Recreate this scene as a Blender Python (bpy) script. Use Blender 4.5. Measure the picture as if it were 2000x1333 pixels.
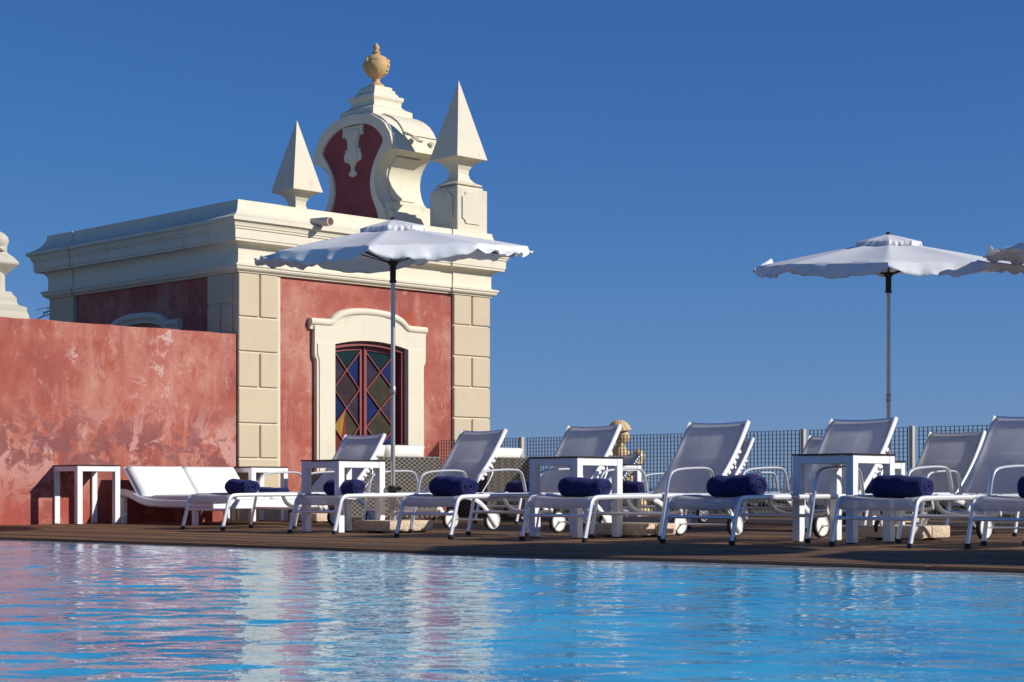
import bpy, bmesh, math, random
import numpy as np
from mathutils import Vector, Matrix

random.seed(7)
R = math.radians
for o in list(bpy.data.objects):
    bpy.data.objects.remove(o)
scene = bpy.context.scene
C = scene.collection

# ------------------------------------------------------------------ camera
EYE = 0.42
cam_d = bpy.data.cameras.new('camera')
cam = bpy.data.objects.new('camera', cam_d)
C.objects.link(cam)
cam.location = (0, 0, EYE)
cam.rotation_euler = (R(90), 0, 0)
cam_d.sensor_fit = 'HORIZONTAL'
cam_d.sensor_width = 36.0
cam_d.lens = 36.0 * 3482 / 2000
cam_d.shift_y = (952 - 666.5) / 2000
cam_d.clip_start = 0.1
cam_d.clip_end = 60000
scene.camera = cam
scene.render.resolution_x = 1024
scene.render.resolution_y = 682

# ------------------------------------------------------------------ sky, sun, exposure
SUN_TO = Vector((0.615, -0.175, 0.325)).normalized()      # direction towards the sun
world = bpy.data.worlds.new('World')
scene.world = world
world.use_nodes = True
wn = world.node_tree.nodes
wl = world.node_tree.links
wn.clear()
sky = wn.new('ShaderNodeTexSky')
sky.sky_type = 'NISHITA'
sky.sun_disc = False
sky.sun_elevation = math.asin(SUN_TO.z)
sky.sun_rotation = math.atan2(SUN_TO.x, SUN_TO.y)
sky.altitude = 2500
sky.air_density = 1.0
sky.dust_density = 0.3
sky.ozone_density = 5.0
hsv = wn.new('ShaderNodeHueSaturation')
hsv.inputs['Saturation'].default_value = 1.12
hsv.inputs['Value'].default_value = 1.0
bg = wn.new('ShaderNodeBackground')
bg.inputs['Strength'].default_value = 0.085
wo = wn.new('ShaderNodeOutputWorld')
wl.new(sky.outputs[0], hsv.inputs['Color'])
# compress the sky's range a little per channel, as the photograph's deep polarised blue asks
sp_ = wn.new('ShaderNodeSeparateColor')
cb_ = wn.new('ShaderNodeCombineColor')
wl.new(hsv.outputs[0], sp_.inputs[0])
for i, (lim, kk) in enumerate(((0.26, 0.82), (0.34, 1.05), (0.42, 1.54))):
    def wmath(op, a, b):
        m_ = wn.new('ShaderNodeMath'); m_.operation = op
        for q, val in ((0, a), (1, b)):
            if hasattr(val, 'links'): wl.new(val, m_.inputs[q])
            else: m_.inputs[q].default_value = val
        return m_.outputs[0]
    x_ = wmath('MULTIPLY', sp_.outputs[i], 0.085 / lim)
    d_ = wmath('SQRT', wmath('ADD', wmath('MULTIPLY', x_, x_), 1.0), 0.0)
    wl.new(wmath('MULTIPLY', wmath('DIVIDE', sp_.outputs[i], d_), kk), cb_.inputs[i])
wl.new(cb_.outputs[0], bg.inputs['Color'])
wl.new(bg.outputs[0], wo.inputs['Surface'])

sun_d = bpy.data.lights.new('sun', 'SUN')
sun_d.energy = 4.8
sun_d.angle = R(0.53)
sun_d.color = (1.0, 0.965, 0.905)
sun = bpy.data.objects.new('sun', sun_d)
C.objects.link(sun)
sun.rotation_euler = (-SUN_TO).to_track_quat('-Z', 'Y').to_euler()

scene.view_settings.view_transform = 'Standard'
scene.view_settings.look = 'None'
scene.view_settings.exposure = 0.0
scene.view_settings.gamma = 1.0
scene.view_settings.use_curve_mapping = False
scene.cycles.max_bounces = 8
scene.cycles.use_denoising = True

# ------------------------------------------------------------------ frames of the place
# u runs along the pavilion's front to the right and back, v runs back to the left, n = -v points out of the front
ANG = math.atan2(0.702, 0.712)
U = Vector((math.cos(ANG), math.sin(ANG), 0))
V = Vector((-math.sin(ANG), math.cos(ANG), 0))
N = -V
P0 = Vector((-3.374, 22.0, 0))                     # near corner of the pavilion
EDGE_A = Vector((-4.33, 15.07, 0))                  # a point of the pool edge
EDGE_D = Vector((6.95, -5.86, 0)).normalized()    # direction of the pool edge and the deck boards
EDGE_Q = Vector((-EDGE_D.y, EDGE_D.x, 0))          # away from the pool
def site(u, b, z=0.0):                             # u along the front, b metres out of it
    return P0 + U * u + N * b + Vector((0, 0, z))

# ------------------------------------------------------------------ materials
def new_mat(name):
    m = bpy.data.materials.new(name)
    m.use_nodes = True
    nt = m.node_tree
    b = nt.nodes['Principled BSDF']
    return m, nt, b
def nd(nt, t, **kw):
    n = nt.nodes.new(t)
    for k, v in kw.items():
        setattr(n, k, v)
    return n
def coords(nt, scale=(1, 1, 1), kind='Object', rot=(0, 0, 0)):
    tc = nd(nt, 'ShaderNodeTexCoord')
    mp = nd(nt, 'ShaderNodeMapping')
    mp.inputs['Scale'].default_value = scale
    mp.inputs['Rotation'].default_value = rot
    nt.links.new(tc.outputs[kind], mp.inputs['Vector'])
    return mp.outputs[0]
def noise(nt, vec, scale, detail=6, rough=0.6, dist=0.0):
    n = nd(nt, 'ShaderNodeTexNoise')
    n.inputs['Scale'].default_value = scale
    n.inputs['Detail'].default_value = detail
    n.inputs['Roughness'].default_value = rough
    n.inputs['Distortion'].default_value = dist
    nt.links.new(vec, n.inputs['Vector'])
    return n.outputs['Fac']
def ramp(nt, fac, stops):
    r = nd(nt, 'ShaderNodeValToRGB')
    e = r.color_ramp.elements
    while len(e) < len(stops):
        e.new(0.5)
    for i, (p, c) in enumerate(stops):
        e[i].position = p
        e[i].color = (c[0], c[1], c[2], 1) if not isinstance(c, (int, float)) else (c, c, c, 1)
    nt.links.new(fac, r.inputs['Fac'])
    return r.outputs['Color']
def mix(nt, fac, a, b, mode='MIX'):
    m = nd(nt, 'ShaderNodeMix', data_type='RGBA', blend_type=mode)
    for i, val in ((0, fac), (6, a), (7, b)):
        s = m.inputs[i]
        if hasattr(val, 'links'):
            nt.links.new(val, s)
        elif i == 0:
            s.default_value = val
        else:
            s.default_value = (val[0], val[1], val[2], 1)
    return m.outputs[2]
def math_n(nt, op, a, b=None):
    m = nd(nt, 'ShaderNodeMath', operation=op)
    for i, val in ((0, a), (1, b)):
        if val is None:
            continue
        if hasattr(val, 'links'):
            nt.links.new(val, m.inputs[i])
        else:
            m.inputs[i].default_value = val
    return m.outputs[0]
def bump(nt, b, height, strength=0.3, dist=0.01):
    bn = nd(nt, 'ShaderNodeBump')
    bn.inputs['Strength'].default_value = strength
    bn.inputs['Distance'].default_value = dist
    nt.links.new(height, bn.inputs['Height'])
    nt.links.new(bn.outputs[0], b.inputs['Normal'])

def mat_plain(name, col, rough=0.5, metal=0.0, var=0.0, scale=20, bump_s=0.0, coat=0.0):
    m, nt, b = new_mat(name)
    b.inputs['Roughness'].default_value = rough
    b.inputs['Metallic'].default_value = metal
    if coat:
        b.inputs['Coat Weight'].default_value = coat
    vec = coords(nt)
    f = noise(nt, vec, scale)
    lo = tuple(c * (1 - var) for c in col)
    hi = tuple(min(1, c * (1 + var)) for c in col)
    nt.links.new(ramp(nt, f, [(0.3, lo), (0.7, hi)]), b.inputs['Base Color'])
    if bump_s:
        bump(nt, b, noise(nt, vec, scale * 4, 8), bump_s, 0.004)
    return m

def mat_plaster(name, damp=True, seed=0.0):
    m, nt, b = new_mat(name)
    b.inputs['Roughness'].default_value = 0.85
    vec = coords(nt)
    add = nd(nt, 'ShaderNodeVectorMath', operation='ADD')
    add.inputs[1].default_value = (seed, seed * 2, seed)
    nt.links.new(vec, add.inputs[0])
    vec = add.outputs[0]
    base = ramp(nt, noise(nt, vec, 0.9, 5, 0.62, 0.4),
                [(0.30, (0.24, 0.052, 0.044)), (0.44, (0.36, 0.086, 0.058)), (0.56, (0.42, 0.132, 0.092)), (0.70, (0.50, 0.23, 0.16))])
    streak = noise(nt, coordsv(nt, vec, (2.2, 2.2, 0.5)), 1.6, 6, 0.65, 0.6)
    c = mix(nt, ramp(nt, streak, [(0.5, 0.0), (0.72, 0.6)]), base, (0.55, 0.285, 0.205))
    c = mix(nt, ramp(nt, noise(nt, vec, 2.3, 5, 0.6), [(0.56, 0.0), (0.70, 0.8)]), c, (0.35, 0.058, 0.025))
    mot = noise(nt, coordsv(nt, vec, (1, 1, 0.8), (2.2, 5.5, 1.3)), 9.0, 8, 0.62, 0.5)
    c = mix(nt, ramp(nt, mot, [(0.56, 0.0), (0.66, 0.55)]), c, (0.31, 0.062, 0.040))
    c = mix(nt, ramp(nt, mot, [(0.30, 0.5), (0.42, 0.0)]), c, (0.56, 0.32, 0.235))
    vein = noise(nt, coordsv(nt, vec, (1.6, 1.6, 0.55), (9.2, 3.5, 4.3)), 2.6, 9, 0.62, 0.7)
    vl = math_n(nt, 'MAXIMUM', math_n(nt, 'SUBTRACT', 1.0, math_n(nt, 'MULTIPLY', math_n(nt, 'ABSOLUTE', math_n(nt, 'SUBTRACT', vein, 0.52)), 130.0)), 0.0)
    vg = ramp(nt, noise(nt, coordsv(nt, vec, (1, 1, 1), (1.2, 8.5, 6.3)), 1.6, 3), [(0.52, 0.0), (0.62, 0.55)])
    c = mix(nt, math_n(nt, 'MULTIPLY', vl, vg), c, (0.62, 0.44, 0.38))
    if damp:
        sep = nd(nt, 'ShaderNodeSeparateXYZ')
        tc = nd(nt, 'ShaderNodeTexCoord')
        nt.links.new(tc.outputs['Object'], sep.inputs[0])
        low = nd(nt, 'ShaderNodeMapRange')
        low.inputs['From Min'].default_value = 1.50
        low.inputs['From Max'].default_value = 0.95
        nt.links.new(sep.outputs['Z'], low.inputs['Value'])
        # dark damp scabs low on the wall, with ragged edges
        patch = noise(nt, vec, 2.7, 10, 0.66, 0.8)
        msk = math_n(nt, 'MULTIPLY', ramp(nt, patch, [(0.515, 0.0), (0.53, 1.0)]), low.outputs[0])
        c = mix(nt, math_n(nt, 'MULTIPLY', msk, 0.78), c, (0.20, 0.058, 0.058))
        pale = noise(nt, coordsv(nt, vec, (1, 1, 1), (3.1, 1.7, 9.2)), 2.0, 9, 0.65, 0.7)
        msk = math_n(nt, 'MULTIPLY', ramp(nt, pale, [(0.55, 0.0), (0.585, 1.0)]), low.outputs[0])
        c = mix(nt, math_n(nt, 'MULTIPLY', msk, 0.8), c, (0.56, 0.29, 0.24))
        sm = noise(nt, coordsv(nt, vec, (1, 1, 1), (7.7, 2.2, 5.1)), 5.5, 8, 0.6, 0.6)
        msk = math_n(nt, 'MULTIPLY', ramp(nt, sm, [(0.56, 0.0), (0.585, 1.0)]), low.outputs[0])
        c = mix(nt, math_n(nt, 'MULTIPLY', msk, 0.7), c, (0.22, 0.075, 0.078))
        foot = nd(nt, 'ShaderNodeMapRange')
        foot.inputs['From Min'].default_value = 0.75
        foot.inputs['From Max'].default_value = 0.2
        nt.links.new(sep.outputs['Z'], foot.inputs['Value'])
        f2 = math_n(nt, 'MULTIPLY', foot.outputs[0], ramp(nt, noise(nt, vec, 1.2, 5), [(0.35, 0.3), (0.6, 0.9)]))
        c = mix(nt, f2, c, (0.36, 0.062, 0.04))
        tb = nd(nt, 'ShaderNodeMapRange')
        tb.inputs['From Min'].default_value = 1.35
        tb.inputs['From Max'].default_value = 2.25
        nt.links.new(sep.outputs['Z'], tb.inputs['Value'])
        dr = noise(nt, coordsv(nt, vec, (5.0, 5.0, 0.35), (6.1, 0.4, 2.2)), 1.4, 6, 0.65, 0.3)
        c = mix(nt, math_n(nt, 'MULTIPLY', ramp(nt, dr, [(0.55, 0.0), (0.68, 0.7)]), tb.outputs[0]), c, (0.25, 0.07, 0.065))
        # white salt lines near the top
        band = nd(nt, 'ShaderNodeMapRange')
        band.inputs['From Min'].default_value = 1.25
        band.inputs['From Max'].default_value = 1.75
        nt.links.new(sep.outputs['Z'], band.inputs['Value'])
        ln = noise(nt, vec, 1.35, 10, 0.66, 0.5)
        edge = math_n(nt, 'SUBTRACT', 1.0, math_n(nt, 'MULTIPLY', math_n(nt, 'ABSOLUTE', math_n(nt, 'SUBTRACT', ln, 0.56)), 55.0))
        edge = math_n(nt, 'MAXIMUM', edge, 0.0)
        gate = ramp(nt, noise(nt, vec, 0.8, 2), [(0.5, 0.0), (0.6, 0.8)])
        c = mix(nt, math_n(nt, 'MULTIPLY', math_n(nt, 'MULTIPLY', edge, gate), band.outputs[0]), c, (0.66, 0.5, 0.46))
    fine = noise(nt, vec, 30, 6, 0.7)
    c = mix(nt, 0.22, c, ramp(nt, fine, [(0.3, (0.55, 0.55, 0.55)), (0.7, (1.25, 1.2, 1.2))]), 'MULTIPLY')
    nt.links.new(c, b.inputs['Base Color'])
    bump(nt, b, math_n(nt, 'ADD', noise(nt, vec, 9, 8, 0.65), math_n(nt, 'MULTIPLY', fine, 0.35)), 0.45, 0.012)
    return m
def coordsv(nt, vec, scale, loc=(0, 0, 0)):
    mp = nd(nt, 'ShaderNodeMapping')
    mp.inputs['Scale'].default_value = scale
    mp.inputs['Location'].default_value = loc
    nt.links.new(vec, mp.inputs['Vector'])
    return mp.outputs[0]

def mat_limewash(name, col, stain=(0.42, 0.33, 0.23), amount=0.45, grain=60):
    m, nt, b = new_mat(name)
    b.inputs['Roughness'].default_value = 0.8
    vec = coords(nt)
    c = ramp(nt, noise(nt, vec, 1.7, 6, 0.6), [(0.3, tuple(x * 0.93 for x in col)), (0.7, col)])
    st = noise(nt, coordsv(nt, vec, (3, 3, 0.8)), 1.5, 8, 0.7)
    c = mix(nt, ramp(nt, st, [(0.56, 0.0), (0.78, amount)]), c, stain)
    ru = noise(nt, coordsv(nt, vec, (9, 9, 0.9), (3.3, 1.1, 0.7)), 1.3, 7, 0.7)
    c = mix(nt, ramp(nt, ru, [(0.60, 0.0), (0.74, amount * 0.9)]), c, (0.30, 0.26, 0.21))
    sp = noise(nt, vec, 14, 6, 0.7)
    c = mix(nt, ramp(nt, sp, [(0.66, 0.0), (0.74, amount)]), c, stain)
    nt.links.new(c, b.inputs['Base Color'])
    bump(nt, b, noise(nt, vec, grain, 6, 0.7), 0.25, 0.006)
    return m

M = {}
M['plaster_wall'] = mat_plaster('red weathered plaster', True, 0.0)
M['plaster_front'] = mat_plaster('red limewashed plaster', False, 4.3)
M['plaster_gable'] = mat_plain('dark red plaster', (0.27, 0.06, 0.062), 0.85, 0, 0.2, 3, 0.3)
M['cream'] = mat_limewash('cream limewash', (0.75, 0.675, 0.51))
M['cream_old'] = mat_limewash('old cream limewash', (0.70, 0.63, 0.48), amount=0.6)
M['quoin'] = mat_limewash('tan quoin stone', (0.60, 0.485, 0.325), (0.40, 0.31, 0.20), 0.4, 90)
M['stone'] = mat_limewash('grey weathered stone', (0.55, 0.50, 0.40), (0.25, 0.23, 0.18), 0.7)
M['urn'] = mat_limewash('ochre carved stone', (0.62, 0.39, 0.16), (0.22, 0.13, 0.05), 0.95, 22)
M['statue'] = mat_limewash('golden sandstone', (0.62, 0.44, 0.22), (0.36, 0.22, 0.09), 0.6, 25)
M['door_red'] = mat_plain('dark red door paint', (0.24, 0.045, 0.042), 0.45, 0, 0.15, 8)
M['dark'] = mat_plain('dark interior', (0.02, 0.015, 0.013), 0.8)
M['pipe'] = mat_plain('weathered clay pipe', (0.45, 0.43, 0.38), 0.7, 0, 0.2, 12)
M['pipe_in'] = mat_plain('rusty pipe mouth', (0.16, 0.07, 0.025), 0.9, 0, 0.4, 30)
def mat_glass(name, col):
    m, nt, b = new_mat(name)
    b.inputs['Roughness'].default_value = 0.03
    b.inputs['IOR'].default_value = 1.55
    vec = coords(nt)
    nt.links.new(ramp(nt, noise(nt, vec, 5, 4), [(0.3, tuple(c * 0.55 for c in col)), (0.7, tuple(c * 1.1 for c in col))]), b.inputs['Base Color'])
    return m
M['glass_green'] = mat_glass('green stained glass', (0.010, 0.026, 0.016))
M['glass_blue'] = mat_glass('blue stained glass', (0.012, 0.022, 0.095))
M['glass_violet'] = mat_glass('violet stained glass', (0.045, 0.028, 0.042))
M['glass_brown'] = mat_glass('brown stained glass', (0.05, 0.026, 0.014))
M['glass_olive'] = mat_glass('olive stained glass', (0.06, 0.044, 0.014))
M['glass_yellow_reflection'] = mat_glass('yellow reflection glass', (0.42, 0.24, 0.025))
M['glass_red'] = mat_glass('red stained glass', (0.22, 0.035, 0.015))  # also the painted reflection's red stripe in the divided diamond

M['alu'] = mat_plain('polished aluminium', (0.86, 0.86, 0.86), 0.30, 0.42, 0.03, 30)
M['white_metal'] = mat_plain('white powder coat', (0.80, 0.80, 0.79), 0.35, 0, 0.03, 10, 0.0)
M['white_plastic'] = mat_plain('white plastic', (0.78, 0.77, 0.72), 0.4, 0, 0.06, 15)
M['rubber'] = mat_plain('black rubber', (0.018, 0.018, 0.02), 0.7, 0, 0.2, 30)
M['black_metal'] = mat_plain('black steel', (0.022, 0.02, 0.018), 0.5, 0.2, 0.2, 30)
M['fence'] = mat_plain('dark bronze steel', (0.05, 0.036, 0.026), 0.5, 0.3, 0.25, 20)
M['fence_post'] = mat_plain('beige steel', (0.50, 0.44, 0.34), 0.6, 0, 0.1, 20)
M['pole'] = mat_plain('brushed steel pole', (0.56, 0.50, 0.44), 0.34, 0.8, 0.08, 12)
M['table_top'] = mat_plain('dark bronze tabletop', (0.035, 0.024, 0.018), 0.3, 0, 0.2, 10)

def mat_fabric(name, col, trans=0.35, weave=900, var=0.06, holes=0.0):
    m, nt, b = new_mat(name)
    vec = coords(nt)
    c = ramp(nt, noise(nt, vec, 6, 4), [(0.3, tuple(x * (1 - var) for x in col)), (0.7, tuple(min(1, x * (1 + var)) for x in col))])
    nt.links.new(c, b.inputs['Base Color'])
    b.inputs['Roughness'].default_value = 0.7
    tr = nd(nt, 'ShaderNodeBsdfTranslucent')
    nt.links.new(c, tr.inputs['Color'])
    ms = nd(nt, 'ShaderNodeMixShader')
    ms.inputs[0].default_value = trans
    nt.links.new(b.outputs[0], ms.inputs[1])
    nt.links.new(tr.outputs[0], ms.inputs[2])
    out = ms.outputs[0]
    if holes:                                     # open weave of the mesh lets some light straight through
        tp = nd(nt, 'ShaderNodeBsdfTransparent')
        m2 = nd(nt, 'ShaderNodeMixShader')
        m2.inputs[0].default_value = holes
        nt.links.new(out, m2.inputs[1])
        nt.links.new(tp.outputs[0], m2.inputs[2])
        out = m2.outputs[0]
    nt.links.new(out, nt.nodes['Material Output'].inputs['Surface'])
    bump(nt, b, noise(nt, vec, weave, 2), 0.15, 0.001)
    return m
M['sling'] = mat_fabric('grey mesh sling', (0.86, 0.85, 0.85), 0.58, holes=0.18)
M['canopy'] = mat_fabric('white canvas', (0.87, 0.87, 0.87), 0.28, 300, 0.03)
M['cushion'] = mat_fabric('cream cushion cloth', (0.82, 0.79, 0.70), 0.0, 300, 0.03)
M['cushion_white'] = mat_fabric('white cushion cloth', (0.83, 0.83, 0.80), 0.0, 300, 0.02)

def mat_towel():
    m, nt, b = new_mat('navy terry cloth')
    vec = coords(nt)
    f = noise(nt, vec, 130, 4, 0.7)
    c = ramp(nt, f, [(0.3, (0.004, 0.007, 0.05)), (0.7, (0.012, 0.018, 0.12))])
    nt.links.new(c, b.inputs['Base Color'])
    b.inputs['Roughness'].default_value = 0.95
    b.inputs['Sheen Weight'].default_value = 0.12
    b.inputs['Sheen Tint'].default_value = (0.25, 0.25, 0.9, 1)
    bump(nt, b, math_n(nt, 'ADD', f, noise(nt, vec, 18, 4)), 0.8, 0.008)
    return m
M['towel'] = mat_towel()

def mat_wicker():
    m, nt, b = new_mat('brown woven wicker')
    vec = coords(nt)
    w1 = nd(nt, 'ShaderNodeTexChecker')
    w1.inputs['Scale'].default_value = 24
    nt.links.new(coordsv(nt, vec, (1, 1, 1.6)), w1.inputs['Vector'])
    c = mix(nt, w1.outputs['Fac'], (0.014, 0.010, 0.008), (0.17, 0.14, 0.11))
    nt.links.new(c, b.inputs['Base Color'])
    b.inputs['Roughness'].default_value = 0.45
    bump(nt, b, w1.outputs['Fac'], 0.8, 0.008)
    return m
M['wicker'] = mat_wicker()

def mat_concrete():
    m, nt, b = new_mat('washed aggregate slab')
    vec = coords(nt)
    v = nd(nt, 'ShaderNodeTexVoronoi')
    v.inputs['Scale'].default_value = 90
    nt.links.new(vec, v.inputs['Vector'])
    c = mix(nt, 0.5, ramp(nt, noise(nt, vec, 70, 4), [(0.3, (0.42, 0.28, 0.17)), (0.7, (0.72, 0.58, 0.42))]), ramp(nt, v.outputs['Distance'], [(0.1, (0.35, 0.35, 0.35)), (0.6, (0.75, 0.75, 0.75))]), 'SOFT_LIGHT')
    nt.links.new(c, b.inputs['Base Color'])
    b.inputs['Roughness'].default_value = 0.9
    bump(nt, b, v.outputs['Distance'], 0.6, 0.006)
    return m
M['concrete'] = mat_concrete()

def mat_deck():
    m, nt, b = new_mat('weathered hardwood boards')
    vec = coords(nt)
    oi = nd(nt, 'ShaderNodeObjectInfo')
    off = nd(nt, 'ShaderNodeVectorMath', operation='ADD')
    comb = nd(nt, 'ShaderNodeCombineXYZ')
    nt.links.new(math_n(nt, 'MULTIPLY', oi.outputs['Random'], 37.0), comb.inputs[0])
    nt.links.new(math_n(nt, 'MULTIPLY', oi.outputs['Random'], 11.0), comb.inputs[1])
    nt.links.new(vec, off.inputs[0])
    nt.links.new(comb.outputs[0], off.inputs[1])
    g = noise(nt, coordsv(nt, off.outputs[0], (1.2, 34, 10)), 1.5, 7, 0.65, 0.8)
    c = ramp(nt, g, [(0.28, (0.065, 0.032, 0.014)), (0.5, (0.165, 0.089, 0.040)), (0.75, (0.29, 0.175, 0.092))])
    tint = ramp(nt, oi.outputs['Random'], [(0.0, (0.62, 0.58, 0.55)), (0.5, (1.0, 1.0, 1.0)), (1.0, (1.45, 1.33, 1.2))])
    c = mix(nt, 1.0, c, tint, 'MULTIPLY')
    grey = noise(nt, off.outputs[0], 0.7, 4)
    c = mix(nt, ramp(nt, grey, [(0.45, 0.0), (0.75, 0.3)]), c, (0.17, 0.125, 0.09))
    nt.links.new(c, b.inputs['Base Color'])
    nt.links.new(ramp(nt, g, [(0.3, 0.85), (0.7, 0.65)]), b.inputs['Roughness'])
    b.inputs['Specular IOR Level'].default_value = 0.28
    bump(nt, b, g, 0.5, 0.004)
    return m
M['deck'] = mat_deck()

def mat_water():
    m, nt, b = new_mat('pool water')
    geo = nd(nt, 'ShaderNodeNewGeometry')
    dt = nd(nt, 'ShaderNodeVectorMath', operation='DOT_PRODUCT')
    sub = nd(nt, 'ShaderNodeVectorMath', operation='SUBTRACT')
    sub.inputs[1].default_value = EDGE_A
    nt.links.new(geo.outputs['Position'], sub.inputs[0])
    nt.links.new(sub.outputs[0], dt.inputs[0])
    dt.inputs[1].default_value = -EDGE_Q
    vec = geo.outputs['Position']
    wob = math_n(nt, 'MULTIPLY', math_n(nt, 'SUBTRACT', noise(nt, vec, 3.0, 3), 0.5), 0.25)
    d = math_n(nt, 'ADD', dt.outputs['Value'], wob)
    # the pale submerged overflow ledge next to the deck, then the blue basin
    deep = ramp(nt, noise(nt, vec, 1.4, 4, 0.6, 0.5), [(0.3, (0.012, 0.28, 0.52)), (0.7, (0.07, 0.56, 0.78))])
    c = mix(nt, ramp(nt, math_n(nt, 'DIVIDE', d, 1.0), [(0.34, 0.0), (0.5, 1.0)]), (0.52, 0.57, 0.66), deep)
    nt.links.new(c, b.inputs['Base Color'])
    b.inputs['Roughness'].default_value = 0.03
    b.inputs['IOR'].default_value = 1.33
    f = noise(nt, coordsv(nt, vec, (1, 1, 1)), 13, 3, 0.5, 0.3)
    bump(nt, b, f, 0.3, 0.010)
    return m
M['water'] = mat_water()
M['tile'] = mat_plain('blue pool tile', (0.12, 0.35, 0.60), 0.3, 0, 0.15, 20)
M['fascia'] = mat_plain('dark wet stone', (0.05, 0.045, 0.05), 0.4, 0, 0.3, 6)

def mat_land():
    m, nt, b = new_mat('scrubland')
    vec = coords(nt)
    c = ramp(nt, noise(nt, vec, 0.012, 8, 0.7), [(0.3, (0.030, 0.042, 0.024)), (0.5, (0.055, 0.065, 0.038)), (0.7, (0.15, 0.13, 0.09))])
    nt.links.new(c, b.inputs['Base Color'])
    b.inputs['Roughness'].default_value = 0.95
    return m
M['land'] = mat_land()
def mat_sea():
    m, nt, b = new_mat('sea')
    b.inputs['Base Color'].default_value = (0.06, 0.11, 0.16, 1)
    b.inputs['Roughness'].default_value = 0.25
    vec = coords(nt)
    bump(nt, b, noise(nt, vec, 0.05, 4), 0.4, 2.0)
    return m
M['sea'] = mat_sea()
def mat_leaf(name, a, c2, scale=6):
    m, nt, b = new_mat(name)
    vec = coords(nt)
    c = ramp(nt, noise(nt, vec, scale, 3), [(0.3, a), (0.7, c2)])
    nt.links.new(c, b.inputs['Base Color'])
    b.inputs['Roughness'].default_value = 0.6
    return m
M['cypress'] = mat_leaf('cypress foliage', (0.012, 0.022, 0.010), (0.035, 0.05, 0.02))
M['palm'] = mat_leaf('palm frond', (0.045, 0.075, 0.018), (0.13, 0.15, 0.04))
M['scrub'] = mat_leaf('far woodland', (0.025, 0.04, 0.02), (0.07, 0.085, 0.045), 0.05)
M['paving'] = mat_plain('warm bounce paving', (0.52, 0.40, 0.27), 0.85, 0, 0.2, 1.5, 0.2)  # used only by the unseen terrace that bounces warm light
M['bark'] = mat_plain('bark', (0.12, 0.085, 0.055), 0.9, 0, 0.3, 8, 0.5)

# ------------------------------------------------------------------ mesh helpers
def link(name, me, mat, parent=None, smooth=False):
    o = bpy.data.objects.new(name, me)
    C.objects.link(o)
    if mat is not None and not me.materials:
        me.materials.append(M[mat] if isinstance(mat, str) else mat)
    if smooth:
        for p in me.polygons:
            p.use_smooth = True
    if parent is not None:
        o.parent = parent
    return o
def obj(name, bm, mat, parent=None, smooth=False, angle=None):
    bmesh.ops.recalc_face_normals(bm, faces=bm.faces)
    me = bpy.data.meshes.new(name)
    if angle is not None:
        for f in bm.faces:
            f.smooth = True
        for e in bm.edges:
            if len(e.link_faces) == 2 and e.calc_face_angle(0) > R(angle):
                e.smooth = False
    bm.to_mesh(me)
    bm.free()
    return link(name, me, mat, parent, smooth)
def empty(name, loc=(0, 0, 0), rz=0.0):
    o = bpy.data.objects.new(name, None)
    o.empty_display_size = 0.2
    C.objects.link(o)
    o.location = loc
    o.rotation_euler = (0, 0, rz)
    return o
def tag(o, label=None, cat=None, group=None, kind=None):
    if label: o['label'] = label
    if cat: o['category'] = cat
    if group: o['group'] = group
    if kind: o['kind'] = kind
    return o
def copy_tree(o, parent=None):
    c = o.copy()
    C.objects.link(c)
    c.parent = parent
    for ch in list(o.children):
        copy_tree(ch, c)
    return c
def box(bm, x0, x1, y0, y1, z0, z1, bev=0.0):
    r = bmesh.ops.create_cube(bm, size=1.0)
    vs = r['verts']
    bmesh.ops.scale(bm, vec=(x1 - x0, y1 - y0, z1 - z0), verts=vs)
    bmesh.ops.translate(bm, vec=((x0 + x1) / 2, (y0 + y1) / 2, (z0 + z1) / 2), verts=vs)
    if bev:
        es = list({e for v in vs for e in v.link_edges})
        bmesh.ops.bevel(bm, geom=es, offset=bev, segments=1 if bev < 0.012 else 2, affect='EDGES', profile=0.6)
def prism(bm, pts, y0, y1):                       # outline in x, z pushed from y0 to y1
    a = [bm.verts.new((p[0], y0, p[1])) for p in pts]
    b = [bm.verts.new((p[0], y1, p[1])) for p in pts]
    bm.faces.new(a)
    bm.faces.new(b[::-1])
    n = len(pts)
    for i in range(n):
        j = (i + 1) % n
        bm.faces.new((a[j], a[i], b[i], b[j]))
def lathe(bm, prof, seg=24, loc=(0, 0, 0), square=False, rot=0.0, caps=True):
    if square:
        seg = 4
        rot += math.pi / 4
    k = math.sqrt(2) if square else 1.0
    rings = []
    for r, z in prof:
        rings.append([bm.verts.new((loc[0] + r * k * math.cos(rot + 2 * math.pi * i / seg), loc[1] + r * k * math.sin(rot + 2 * math.pi * i / seg), loc[2] + z)) for i in range(seg)])
    for a, b in zip(rings, rings[1:]):
        for i in range(seg):
            j = (i + 1) % seg
            bm.faces.new((a[i], a[j], b[j], b[i]))
    if caps:
        bm.faces.new(rings[0][::-1])
        bm.faces.new(rings[-1])
def smooth_path(pts, it=2):
    p = [Vector(q) for q in pts]
    for _ in range(it):
        q = [p[0]]
        for a, b in zip(p, p[1:]):
            q += [a * 0.75 + b * 0.25, a * 0.25 + b * 0.75]
        q.append(p[-1])
        p = q
    return p
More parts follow.
